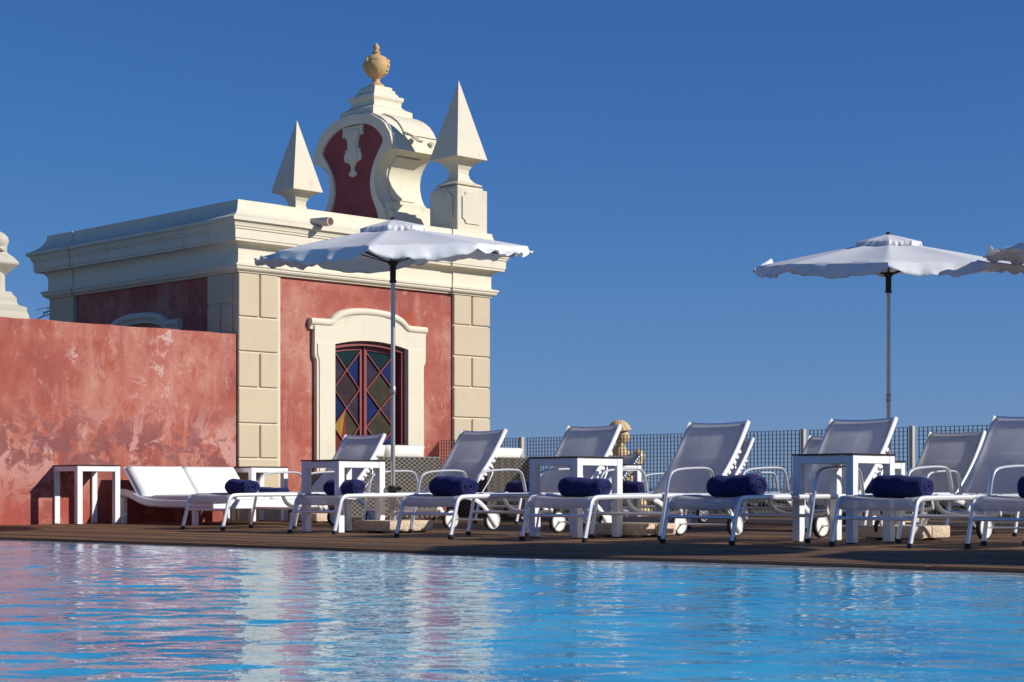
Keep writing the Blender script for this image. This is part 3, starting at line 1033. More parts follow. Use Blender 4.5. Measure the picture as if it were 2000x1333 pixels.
obj('roof_slab', bm, 'cream_old', pav)

# ================================================================== BOUNDARY WALL
bm = bmesh.new()
# one long slab with a slightly uneven top edge
xs = [-12 + i * (11.975 / 60) for i in range(61)]
rng = random.Random(9)
tops = [2.312 + rng.uniform(-0.006, 0.006) for _ in xs]
for (x0, x1, t0, t1) in zip(xs, xs[1:], tops, tops[1:]):
    vs = [bm.verts.new(p) for p in ((x0, 0.02, -0.4), (x1, 0.02, -0.4), (x1, 0.02, t1 - 0.012), (x0, 0.02, t0 - 0.012), (x0, 0.032, t0), (x1, 0.032, t1), (x1, 0.40, t1), (x0, 0.40, t0), (x0, 0.40, -0.4), (x1, 0.40, -0.4))]
    for f in ((0, 1, 2, 3), (3, 2, 5, 4), (4, 5, 6, 7), (7, 6, 9, 8)):
        bm.faces.new([vs[i] for i in f])
bmesh.ops.remove_doubles(bm, verts=bm.verts, dist=0.0005)
w = obj('boundary_wall', bm, 'plaster_wall')
w.location = P0
w.rotation_euler = (0, 0, ANG)
tag(w, 'long weathered red plaster wall with pale stains, left of the pavilion', 'wall')

# stone pinnacle behind the wall at the left
pin = empty('stone_pinnacle', (-7.83, 27.0, -0.4), ANG)
tag(pin, 'carved pale stone pinnacle rising behind the red wall at far left', 'pinnacle')
bm = bmesh.new()
lathe(bm, [(0.46, 0), (0.46, 2.9), (0.40, 3.28), (0.365, 3.42), (0.345, 3.47), (0.345, 3.53), (0.325, 3.55), (0.25, 3.58), (0.235, 3.62), (0.235, 3.68), (0.19, 3.74), (0.175, 3.78)], square=True)
obj('stepped_base', bm, 'stone', pin)
bm = bmesh.new()
lathe(bm, [(0.16, 3.775), (0.15, 3.80), (0.145, 4.2), (0.15, 4.24)], 20)
obj('shaft', bm, 'stone', pin, angle=40)
bm = bmesh.new()
lathe(bm, [(0.10, 3.98), (0.36, 4.19), (0.37, 4.215), (0.30, 4.29), (0.20, 4.36), (0.17, 4.40)], 4, rot=-ANG)
obj('eave_cap', bm, 'stone', pin)
bm = bmesh.new()
lathe(bm, [(0.165, 4.39), (0.18, 4.42), (0.165, 4.45), (0.19, 4.50), (0.205, 4.55), (0.19, 4.61), (0.14, 4.66), (0.07, 4.695), (0.01, 4.705)], 24)
rng = random.Random(4)
for v in bm.verts:
    if v.co.z < 4.5:
        v.co.x *= 1 + rng.uniform(-0.08, 0.08); v.co.y *= 1 + rng.uniform(-0.08, 0.08)
obj('carved_top', bm, 'stone', pin, angle=60)

# palm behind the wall: only a frond tip shows beside the pavilion
palm = empty('palm_tree', (-7.88, 32.0, -0.4))
tag(palm, 'palm tree behind the wall, frond tip showing beside the pavilion', 'tree')
bm = bmesh.new()
tube(bm, [(0.0, 0, 0), (0.03, 0, 1.2), (-0.02, 0, 2.6), (0, 0, 3.85)], 0.17, 0.17, 10)
obj('trunk', bm, 'bark', palm, angle=50)
bm = bmesh.new()
rng = random.Random(6)
for k in range(13):
    a = 2 * math.pi * k / 13 + rng.uniform(-0.1, 0.1)
    L = rng.uniform(0.5, 0.62) if math.cos(a) < 0.3 else rng.uniform(0.62, 0.72)
    e = rng.uniform(0.35, 0.9)
    prev = None
    for s in range(9):
        t = s / 8
        c = Vector((math.cos(a) * L * t, math.sin(a) * L * t, 3.85 + L * (e * t - 0.55 * t * t)))
        if prev is not None:
            d = (c - prev).normalized()
            sd = d.cross(Vector((0, 0, 1))).normalized()
            ln = 0.26 * (1 - 0.5 * t)
            for sg in (-1, 1):
                tip = c + sd * sg * ln + d * ln * 0.8 + Vector((0, 0, -0.03))
                v = [bm.verts.new(c - d * 0.035), bm.verts.new(c + d * 0.035), bm.verts.new(tip)]
                bm.faces.new(v)
        prev = c
obj('crown', bm, 'palm', palm)
# cypress behind the gable
cyp = empty('cypress_tree', (-3.02, 34.0, -0.4))
tag(cyp, 'dark cypress tree behind the gable, only its edge showing', 'tree')
bm = bmesh.new()
tube(bm, [(0, 0, 0), (0, 0, 3.0), (0, 0, 5.4)], 0.10, 0.10, 8)
obj('trunk', bm, 'bark', cyp)
bm = bmesh.new()
rng = random.Random(8)
for i in range(1500):
    t = rng.random() ** 0.8
    z = 1.0 + 5.35 * t
    r = 0.50 * math.sin(min(1, (1.08 - t) * 1.6) * 1.4) * rng.random() ** 0.4
    if 5.62 < z < 5.80: r *= 0.75
    a = rng.random() * 6.283
    c = Vector((r * math.cos(a), r * math.sin(a), z))
    d = Vector((math.cos(a) * 0.6, math.sin(a) * 0.6, 1)).normalized()
    sd = d.cross(Vector((rng.uniform(-1, 1), rng.uniform(-1, 1), 0.2))).normalized()
    s = rng.uniform(0.05, 0.11)
    v = [bm.verts.new(c - sd * s * 0.5), bm.verts.new(c + sd * s * 0.5), bm.verts.new(c + d * s * 1.5)]
    bm.faces.new(v)
obj('crown', bm, 'cypress', cyp)

# ================================================================== FENCE
F0 = Vector((-0.966, 24.37, 0))
bm = bmesh.new(); box(bm, -0.0025, 0.0025, -0.0075, 0.0075, 0.07, 1.062)
vbar = bpy.data.meshes.new('vertical_bar'); bm.to_mesh(vbar); bm.free(); vbar.materials.append(M['fence'])
bm = bmesh.new(); box(bm, 0, 1, -0.007, 0.007, -0.002, 0.002)
hbar = bpy.data.meshes.new('horizontal_bar'); bm.to_mesh(hbar); bm.free(); hbar.materials.append(M['fence'])
bm = bmesh.new(); box(bm, -0.022, 0.022, -0.025, 0.025, 0.0, 1.075, 0.003)
postm = bpy.data.meshes.new('post'); bm.to_mesh(postm); bm.free(); postm.materials.append(M['fence_post'])
spans = [(0.0, 1.50), (1.66, 3.05), (3.18, 4.53), (4.66, 5.99), (6.137, 7.41), (7.553, 8.90), (9.03, 10.40)]
flabels = ['dark metal grid fence panel beside the red pavilion front, leftmost of the fence',
           'dark metal grid fence panel behind the wicker armchair, second from the pavilion',
           'dark metal grid fence panel directly in front of the stone statue',
           'dark metal grid fence panel fourth from the pavilion, behind the middle loungers',
           'dark metal grid fence panel crossed by the right parasol pole',
           'dark metal grid fence panel second from the right, behind the reclined grey backrest',
           'dark metal grid fence panel at the far right edge of the picture']
for (t0, t1), lab in zip(spans, flabels):
    e = empty('fence_panel', F0 + N * t0, math.atan2(N.y, N.x))
    tag(e, lab, 'fence', 'grid fence panels along the terrace edge')
    L = t1 - t0
    n = int(L / 0.053)
    for i in range(n + 1):
        o = bpy.data.objects.new('vertical_bar', vbar); C.objects.link(o); o.parent = e
        o.location = (i * L / n, 0, 0)
    for i in range(23):
        o = bpy.data.objects.new('horizontal_bar', hbar); C.objects.link(o); o.parent = e
        o.location = (-0.01, 0, 0.075 + i * 0.0448); o.scale = (L + 0.02, 1, 1)
    o = bpy.data.objects.new('post', postm); C.objects.link(o); o.parent = e
    o.location = (L + 0.055, 0, 0)
    bm = bmesh.new(); box(bm, -0.02, L + 0.03, -0.03, 0.03, 0.002, 0.055, 0.004)
    obj('bottom_rail', bm, 'fence_post', e)

# ================================================================== SUN LOUNGERS
def build_lounger(incl=52.0):
    root = empty('sun_lounger')
    a = R(incl)
    HX, HZ, BL = 1.59, 0.358, 0.80
    T = Vector((HX + BL * math.cos(a), 0, HZ + BL * math.sin(a)))
    for s in (1, -1):
        y = 0.33 * s
        bm = bmesh.new()
        p = smooth_path([(0.0, y, 0.02), (0.055, y, 0.22), (0.085, y, 0.335), (0.20, y, 0.345), (0.9, y, 0.348), (1.62, y, 0.352), (1.98, y, 0.345)], 3)
        tube(bm, p, 0.0125, 0.0205, 10)
        obj('side_rail', bm, 'alu', root, angle=50)
        bm = bmesh.new()
        y2 = 0.362 * s
        p = smooth_path([(0.86, y2, 0.02), (0.90, y2, 0.2), (0.935, y2, 0.36), (0.965, y2, 0.50), (1.02, y2, 0.555), (1.2, y2, 0.572), (1.42, y2, 0.578), (1.51, y2, 0.565), (1.545, y2, 0.49), (1.575, y2, 0.36)], 2)
        tube(bm, p, 0.018, 0.0105, 10)
        obj('armrest', bm, 'alu', root, angle=50)
        for (fx, fy) in ((0.0, y), (0.86, y2)):
            bm = bmesh.new()
            lathe(bm, [(0.023, 0.0), (0.024, 0.022), (0.022, 0.035)], 10, loc=(fx - (0.0 if fx else 0.0) + 0.002, fy, 0.0))
            obj('foot_cap', bm, 'rubber', root)
        # wheel at the head end with the curved strut that carries it
        wy = 0.30 * s
        bm = bmesh.new()
        lathe(bm, [(0.086, -0.016), (0.086, 0.016), (0.074, 0.020), (0.070, 0.015), (0.02, 0.017), (0.016, 0.024), (0.004, 0.024)], 28)
        bmesh.ops.rotate(bm, verts=bm.verts, matrix=Matrix.Rotation(R(90), 3, 'X'))
        bmesh.ops.translate(bm, verts=bm.verts, vec=(1.93, wy, 0.104))
        wh = obj('wheel', bm, 'white_plastic', root, angle=40)
        bm = bmesh.new()
        lathe(bm, [(0.085, -0.019), (0.099, -0.016), (0.103, 0.0), (0.099, 0.016), (0.085, 0.019), (0.085, -0.019)], 28, caps=False)
        bmesh.ops.rotate(bm, verts=bm.verts, matrix=Matrix.Rotation(R(90), 3, 'X'))
        bmesh.ops.translate(bm, verts=bm.verts, vec=(1.93, wy, 0.104))
        obj('tyre', bm, 'rubber', wh, angle=40)
        bm = bmesh.new()
        so = wy + 0.034 * (1 if s > 0 else -1)
        p = smooth_path([(1.50, so, 0.335), (1.66, so, 0.315), (1.79, so, 0.245), (1.90, so, 0.12), (1.965, so, 0.045)], 2)
        tube(bm, p, 0.007, 0.021, 8)
        obj('wheel_strut', bm, 'white_plastic', root, angle=50)
        # backrest side bar, slightly bowed, with tip
        bm = bmesh.new()
        yb = 0.312 * s
        pts = []
        for i in range(9):
            t = i / 8
            bow = 0.035 * math.sin(math.pi * t)
            pts.append((HX + BL * t * math.cos(a) + bow * math.sin(a), yb, HZ + BL * t * math.sin(a) - bow * math.cos(a)))
        tube(bm, pts, 0.014, 0.024, 8)
        obj('backrest_bar', bm, 'white_metal', root, angle=50)
        bm = bmesh.new()
        for i in range(6):
            t = 0.30 + i * 0.07
            bow = 0.035 * math.sin(math.pi * t)
            cx = HX + BL * t * math.cos(a) + (bow + 0.034) * math.sin(a)
            cz = HZ + BL * t * math.sin(a) - (bow + 0.034) * math.cos(a)
            r = bmesh.ops.create_cube(bm, size=1)
            bmesh.ops.scale(bm, verts=r['verts'], vec=(0.034, 0.012, 0.026))
            bmesh.ops.rotate(bm, verts=r['verts'], matrix=Matrix.Rotation(-a + 0.5, 3, 'Y'))
            bmesh.ops.translate(bm, verts=r['verts'], vec=(cx, yb, cz))
        obj('adjuster_rack', bm, 'white_plastic', root)
    bm = bmesh.new()
    tube(bm, [(0.05, -0.335, 0.20), (0.05, 0.335, 0.20)], 0.010, 0.013, 8)
    obj('crossbar', bm, 'alu', root, angle=50)
    bm = bmesh.new()
    tube(bm, [(0.905, -0.36, 0.205), (0.905, 0.36, 0.205)], 0.010, 0.014, 8)
    obj('crossbar', bm, 'alu', root, angle=50)
    bm = bmesh.new()
    tube(bm, [(1.93, -0.29, 0.104), (1.93, 0.29, 0.104)], 0.008, 0.008, 8)
    obj('axle', bm, 'alu', root, angle=50)
    # U-shaped plastic stay under the seat
    bm = bmesh.new()
    p = smooth_path([(1.20, -0.27, 0.335), (1.24, -0.26, 0.25), (1.32, -0.22, 0.205), (1.34, 0, 0.195), (1.32, 0.22, 0.205), (1.24, 0.26, 0.25), (1.20, 0.27, 0.335)], 2)
    tube(bm, p, 0.012, 0.02, 8)
    obj('seat_stay', bm, 'white_plastic', root, angle=50)
    # prop behind the backrest
    bm = bmesh.new()
    bx, bz = HX + 0.5 * BL * math.cos(a) + 0.07, HZ + 0.5 * BL * math.sin(a) - 0.03
    p = smooth_path([(1.80, -0.29, 0.36), (bx + 0.06, -0.29, bz - 0.06), (bx, -0.27, bz + 0.02), (bx, 0.27, bz + 0.02), (bx + 0.06, 0.29, bz - 0.06), (1.80, 0.29, 0.36)], 2)
    tube(bm, p, 0.007, 0.007, 6)
    obj('backrest_prop', bm, 'alu', root, angle=50)
    # slings
    bm = bmesh.new()
    rows = []
    xs_ = [(0.066, 0.262), (0.076, 0.31), (0.10, 0.343), (0.16, 0.354)] + [(0.16 + (HX - 0.18) * i / 14, 0.356) for i in range(1, 15)]
    for x, z in xs_:
        rows.append([(x, -0.322 + 0.644 * k / 10, z - 0.020 * (1 - (2 * k / 10 - 1) ** 2) * (1 if x > 0.1 else 0.3)) for k in range(11)])
    grid_sheet(bm, rows)
    solid(obj('seat_sling', bm, 'sling', root, smooth=True), 0.006)
    bm = bmesh.new()
    rows = []
    for i in range(13):
        t = 0.02 + 0.945 * i / 12
        bow = 0.035 * math.sin(math.pi * t) - 0.012
        rr = []
        for k in range(11):
            e = 2 * k / 10 - 1
            tt = t - 0.02 * (1 - e * e) * (i / 12) ** 3
            sag = bow + 0.022 * (1 - e * e) * math.sin(math.pi * min(1, t + 0.1))
            rr.append((HX + BL * tt * math.cos(a) + sag * math.sin(a), 0.305 * e, HZ + BL * tt * math.sin(a) - sag * math.cos(a)))
        rows.append(rr)
    grid_sheet(bm, rows)
    solid(obj('backrest_sling', bm, 'sling', root, smooth=True), 0.006)
    bm = bmesh.new()
    pts = []
    for k in range(9):
        e = 2 * k / 8 - 1
        d = 0.022 * (1 - e * e)
        pts.append((T.x - d * math.cos(a) + 0.006, 0.312 * e, T.z - d * math.sin(a) - 0.004))
    tube(bm, pts, 0.010, 0.014, 8)
    obj('top_bar', bm, 'alu', root, angle=50)
    return root
proto = build_lounger(50.5)
proto_low = build_lounger(35)
# foot of the left front leg of every lounger on the deck
front = [((-3.264, 17.70), 'first grey sling lounger of the front row, before the white daybed'),
         ((-2.03, 16.25), 'second grey sling lounger of the front row, backrest right of the left parasol pole'),
         ((-0.964, 14.92), 'grey sling sun lounger holding the sunlit bright blue towel, third of the front row'),
         ((0.084, 14.00), 'grey sling sun lounger in the middle of the front row, fourth from the left'),
         ((1.12, 13.30), 'fifth grey sling lounger of the front row, backrest before the right parasol pole'),
         ((2.27, 12.68), 'grey sling sun lounger right of the right-hand table, sixth of the front row'),
         ((3.12, 12.20), 'grey sling sun lounger cut off by the right edge of the picture, nearest of all')]
rear = [((-0.42, 20.65), 'low-reclined grey sun lounger of the back row, near the stone statue', True),
        ((0.76, 19.30), 'grey sun lounger of the back row, backrest hidden behind the middle front backrest', False),
        ((1.78, 17.95), 'grey sun lounger of the back row, behind the right-hand table', False),
        ((2.75, 16.75), 'back-row grey lounger whose whole backrest shows at right', False),
        ((3.80, 15.60), 'back-row grey lounger at the right edge, only its foot end showing', False)]
spots = []
first = {False: True, True: True}
for (x, y), lab in front:
    spots.append((x, y, lab, False, 'front row of sun loungers'))
for (x, y), lab, low in rear:
    spots.append((x, y, lab, low, 'back row of sun loungers'))
lounger_at = []
for x, y, lab, low, grp in spots:
    src = proto_low if low else proto
    o = src if first[low] else copy_tree(src)
    first[low] = False
    org = Vector((x, y, 0)) + N * 0.33
    o.location = org
    o.rotation_euler = (0, 0, ANG + R([0.8, -1.2, 0.5, 1.4, -0.7, -1.5, 0.9, 2.0, -1.8, 1.2, -0.6, 1.5][len(lounger_at)]))
    tag(o, lab, 'sun lounger', grp)
    lounger_at.append(org)

# ------------------------------------------------------------------ rolled towels
def build_towel(seed, Lh=0.205, rad=0.092):
    rng = random.Random(seed)
    bm = bmesh.new()
    nb, na = 14, 26
    rings = []
    ph = rng.random() * 6
    for i in range(nb + 1):
        t = i / nb
        y = -Lh + 2 * Lh * t
        endk = 1 - 0.10 * max(0, (abs(2 * t - 1) - 0.8) / 0.2) ** 2
        r = []
        for k in range(na):
            an = 2 * math.pi * k / na
            rr = rad * endk * (1 + 0.05 * math.sin(an * 2 + ph + t * 2) + 0.06 * math.sin(t * 6 + ph * 2 + an) + 0.03 * math.sin(t * 17 + an * 3) + rng.uniform(-0.02, 0.02)) * (0.94 + 0.10 * t)
            z = rr * math.sin(an) * 0.90
            z = max(z, -rad * 0.80)
            r.append(bm.verts.new((rr * math.cos(an) * 1.06, y, z + rad * 0.80)))
        rings.append(r)
    for A, B in zip(rings, rings[1:]):
        for k in range(na):
            j2 = (k + 1) % na
            bm.faces.new((A[k], A[j2], B[j2], B[k]))
    # sunken ends so the spiral edge stands proud
    for ring, sg in ((rings[0], -1), (rings[-1], 1)):
        prev = ring
        cx = Vector((0, ring[0].co.y, rad * 0.80))
        for f_, dy in ((0.86, 0.0), (0.80, 0.016), (0.2, 0.018)):
            nr = [bm.verts.new(cx + (v.co - cx) * f_ - Vector((0, sg * dy, 0))) for v in ring]
            for k in range(na):
                j2 = (k + 1) % na
                bm.faces.new((prev[k], prev[j2], nr[j2], nr[k]))
            prev = nr
        bm.faces.new(prev)
    t = empty('rolled_towel')
    obj('roll', bm, 'towel', t, smooth=True)
    for sg in (-1, 1):
        bm = bmesh.new()
        pts = []
        for k in range(46):
            an = k * 0.36 + ph
            rr = rad * (0.10 + 0.70 * k / 45)
            pts.append((rr * math.cos(an) * 1.05, sg * (Lh - 0.003), rad * 0.80 + rr * math.sin(an) * 0.86))
        tube(bm, pts, 0.010, 0.0065, 6, up=(0, 1, 0))
        obj('spiral_fold', bm, 'towel', t, smooth=True)
    # loose outer edge lying on the seat
    bm = bmesh.new()
    rows = []
    for i in range(7):
        x = 0.02 + 0.115 * i / 6
        rows.append([(x, -Lh * 1.01 + 2.02 * Lh * k / 10, 0.006 + 0.010 * math.sin(k * 1.3 + ph) * (i / 6) + 0.004 * math.cos(k * 2.1) + (0.012 if i < 2 else 0.0)) for k in range(11)])
    grid_sheet(bm, rows)
    solid(obj('loose_edge', bm, 'towel', t, smooth=True), 0.012)
    return t
tw = [build_towel(1), build_towel(2), build_towel(3)]
tl = ['navy rolled towel on the leftmost front lounger, before the white daybed',
      'navy rolled towel on the second front lounger, seen in front of the left table',
      'bright blue sunlit rolled towel on the third front lounger',
      'navy rolled towel on the fourth front lounger, right of the middle table leg',
      'large dark navy rolled towel on the fifth front lounger',
      'dark navy rolled towel beside the right-hand table, on the sixth front lounger',
      'dark navy rolled towel cut off by the right edge of the picture',
      'dark navy towel on a back-row lounger, seen under an armrest before the wicker armchair',
      'navy rolled towel on a back-row lounger, seen behind the middle table leg',
      'dark navy towel on a back-row lounger, behind the fifth front lounger',
      'dark navy towel on a back-row lounger, mostly hidden by the right-hand towel']
tx = [0.50, 0.36, 0.34, 0.38, 0.42, 0.46, 0.44, 0.45, 0.40, 0.42, 0.42]
usedt = [False] * 3
for i, lab in enumerate(tl):
    k = i % 3
    o = tw[k] if not usedt[k] else copy_tree(tw[k])
    usedt[k] = True
    o.location = lounger_at[i] + U * tx[i] + N * ([-0.04, 0.03, 0.0, -0.02, 0.05][i % 5]) + Vector((0, 0, 0.345))
    o.rotation_euler = (0, 0, ANG + R([-9, 5, -3, 7, -5, 2, 10][i % 7]))
    k_ = [1.0, 0.93, 1.06, 0.98, 1.08, 1.02, 0.95][i % 7]
    o.scale = (k_, [1.0, 0.92, 1.04, 0.97, 1.06][i % 5], k_)
    tag(o, lab, 'towel', 'rolled navy towels on the loungers')

# ------------------------------------------------------------------ side tables
def build_table(w=0.55, h=0.672):
    root = empty('side_table')
    bm = bmesh.new()
    box(bm, -0.006, w + 0.006, -0.006, w + 0.006, h - 0.014, h, 0.002)
    obj('table_top', bm, 'table_top', root)
    l = 0.066
    for x in (0, w - l):
        for y in (0, w - l):
            bm = bmesh.new()
            box(bm, x, x + l, y, y + l, 0.008, h - 0.017, 0.002)
            obj('leg', bm, 'white_metal', root)
            bm = bmesh.new()
            box(bm, x + 0.006, x + l - 0.006, y + 0.006, y + l - 0.006, 0.0, 0.009)
            obj('foot_pad', bm, 'rubber', root)
    for k in range(4):
        bm = bmesh.new()
        z0, z1 = h - 0.073, h - 0.018
        if k == 0: box(bm, l + 0.001, w - l - 0.001, 0.003, 0.035, z0, z1)
        if k == 1: box(bm, l + 0.001, w - l - 0.001, w - 0.035, w - 0.003, z0, z1)
        if k == 2: box(bm, 0.003, 0.035, l + 0.001, w - l - 0.001, z0, z1)
        if k == 3: box(bm, w - 0.035, w - 0.003, l + 0.001, w - l - 0.001, z0, z1)
        obj('apron', bm, 'white_metal', root)
    return root
tproto = build_table()
# near corner of each table
tabs = [((-4.84, 19.86), 'white side table with dark top against the red wall, left of the daybed'),
        ((-3.14, 21.50), 'white side table behind the daybed, in front of the left corner stones'),
        ((-1.568, 16.15), 'white side table with dark top between the first two front loungers'),
        ((0.531, 14.47), 'white side table with dark top in the middle, between third and fourth loungers'),
        ((2.52, 13.17), 'tall-looking white side table at right, nearest of the tables'),
        ((1.02, 19.05), 'white side table of the back row, seen past the middle table'),
        ((3.42, 16.9), 'white side table of the back row, seen under the right-hand table top')]
for i, ((x, y), lab) in enumerate(tabs):
    o = tproto if i == 0 else copy_tree(tproto)
    o.location = (x, y, 0)
    o.rotation_euler = (0, 0, ANG)
    tag(o, lab, 'table', 'white side tables')

# ------------------------------------------------------------------ white daybed by the wall
day = empty('daybed', site(-1.82, 0.10), ANG)
tag(day, 'white double daybed with raised back cushions against the red wall', 'daybed')
# local: x along the wall, -y out towards the pool
DW = 1.58
for x in (0.0, DW - 0.05):
    bm = bmesh.new()
    p = smooth_path([(x + 0.025, -0.05, 0.36), (x + 0.025, -0.28, 0.345), (x + 0.025, -0.5, 0.27), (x + 0.025, -0.75, 0.235), (x + 0.025, -1.92, 0.235)], 2)
    tube(bm, p, 0.026, 0.045, 8)
    obj('side_rail', bm, 'white_metal', day, angle=40)
    for y in (-0.12, -1.55):
        bm = bmesh.new()
        box(bm, x, x + 0.055, y - 0.055, y, 0.0, 0.30 if y > -1 else 0.20, 0.003)
        obj('leg', bm, 'white_metal', day)
bm = bmesh.new()
box(bm, 0.0, DW, -1.955, -1.915, 0.185, 0.285, 0.004)
obj('front_rail', bm, 'white_metal', day)
bm = bmesh.new()
box(bm, 0.06, DW - 0.06, -0.10, -0.05, 0.30, 0.38, 0.004)
obj('back_rail', bm, 'white_metal', day)
def cushion(bm, x0, x1, y0, y1, z0, z1, puff=0.02, n=10):
    # soft slab with rounded rim
    for top in (1, 0):
        pass
    rows_t, rows_b = [], []
    for i in range(n + 1):
        a_, b_ = [], []
        for k in range(n + 1):
            s, t = i / n, k / n
            ex = min(s, 1 - s, t, 1 - t) * 2
            e = min(1, ex * 4)
            e = math.sqrt(max(0, 1 - (1 - e) ** 2))
            x, y = x0 + (x1 - x0) * s, y0 + (y1 - y0) * t
            zm = (z0 + z1) / 2
            hgt = (z1 - z0) / 2
            a_.append((x, y, zm + hgt * (0.35 + 0.65 * e) + puff * math.sin(math.pi * s) * math.sin(math.pi * t)))
            b_.append((x, y, zm - hgt * (0.35 + 0.65 * e)))
        rows_t.append(a_); rows_b.append(b_)
    T_ = grid_sheet(bm, rows_t)
    B_ = grid_sheet(bm, rows_b)
    rim_t = T_[0] + [r[-1] for r in T_[1:]] + T_[-1][::-1][1:] + [r[0] for r in T_[::-1]][1:-1]
    rim_b = B_[0] + [r[-1] for r in B_[1:]] + B_[-1][::-1][1:] + [r[0] for r in B_[::-1]][1:-1]
    m_ = len(rim_t)
    for k in range(m_):
        q = (k + 1) % m_
        bm.faces.new((rim_t[k], rim_t[q], rim_b[q], rim_b[k]))
for k in range(2):
    x0 = 0.055 + k * 0.745
    bm = bmesh.new()
    cushion(bm, x0, x0 + 0.742, -1.90, -0.52, 0.262, 0.335, 0.008)
    obj('seat_cushion', bm, 'cushion_white', day, smooth=True)
    bm = bmesh.new()
    cushion(bm, x0, x0 + 0.742, 0.0, 0.48, -0.03, 0.025, 0.006)
    bmesh.ops.rotate(bm, verts=bm.verts, matrix=Matrix.Rotation(R(46), 3, 'X'))
    bmesh.ops.translate(bm, verts=bm.verts, vec=(0, -0.50, 0.315))
    obj('back_cushion', bm, 'cushion_white', day, smooth=True)
bm = bmesh.new()
box(bm, 0.03, DW - 0.03, 0.0, 0.50, -0.055, -0.033, 0.004)
bmesh.ops.rotate(bm, verts=bm.verts, matrix=Matrix.Rotation(R(46), 3, 'X'))
bmesh.ops.translate(bm, verts=bm.verts, vec=(0, -0.50, 0.315))
obj('back_panel', bm, 'white_metal', day)
bm = bmesh.new()
box(bm, 0.052, DW - 0.052, -1.915, -0.50, 0.238, 0.258)
obj('seat_panel', bm, 'white_metal', day)
o = copy_tree(tw[0])
o.scale = (1.0, 1.0, 0.55)
o.location = site(-0.66, 1.55, 0.335)
o.rotation_euler = (0, 0, ANG + R(4))
tag(o, 'navy towel lying on the white daybed, right of the leftmost front lounger', 'towel', 'rolled navy towels on the loungers')

# ------------------------------------------------------------------ wicker seats
def wicker_seat(name, loc, rz, w, depth, back_h, label, cushion_top, ncush):
    # local: x along the back, seat faces -y, back at y = 0
    r = empty(name, loc, rz)
    tag(r, label, 'sofa' if w > 1.2 else 'armchair')
    bm = bmesh.new(); box(bm, 0, w, -0.12, 0, 0.04, back_h, 0.012); obj('back', bm, 'wicker', r)
    bm = bmesh.new(); box(bm, 0.125, w - 0.125, -depth, -0.122, 0.06, 0.32, 0.012); obj('seat_base', bm, 'wicker', r)
    for x in (0, w - 0.122):
        bm = bmesh.new(); box(bm, x, x + 0.122, -depth, -0.123, 0.04, 0.60, 0.012); obj('arm', bm, 'wicker', r)
    cw = (w - 0.26) / ncush
    for k in range(ncush):
        x0 = 0.13 + k * cw
        bm = bmesh.new(); cushion(bm, x0 + 0.005, x0 + cw - 0.005, -depth + 0.01, -0.13, 0.325, 0.455, 0.02)
        obj('seat_cushion', bm, 'cushion', r, smooth=True)
        bm = bmesh.new(); cushion(bm, x0 + 0.005, x0 + cw - 0.005, 0.0, cushion_top - 0.46, -0.075, 0.075, 0.03)
        bmesh.ops.rotate(bm, verts=bm.verts, matrix=Matrix.Rotation(R(72), 3, 'X'))
        bmesh.ops.translate(bm, verts=bm.verts, vec=(0, -0.33, 0.47))
        obj('back_cushion', bm, 'cushion', r, smooth=True)
    for x in (0.03, w - 0.07):
        for y in (-depth + 0.03, -0.07):
            bm = bmesh.new(); box(bm, x, x + 0.04, y, y + 0.04, 0, 0.05); obj('foot', bm, 'black_metal', r)
    return r
wicker_seat('wicker_sofa', site(2.05, 1.45), ANG + math.pi, 1.55, 0.76, 0.80, 'dark wicker sofa seen from behind, cream cushions below the stained glass door', 0.95, 2)
# armchair with its back to the pool, facing the sofa
wicker_seat('wicker_armchair', site(2.39 + 0.92, 1.94), ANG + math.pi, 0.92, 0.76, 0.80, 'brown wicker armchair seen from behind, cream cushion above its back', 0.93, 1)

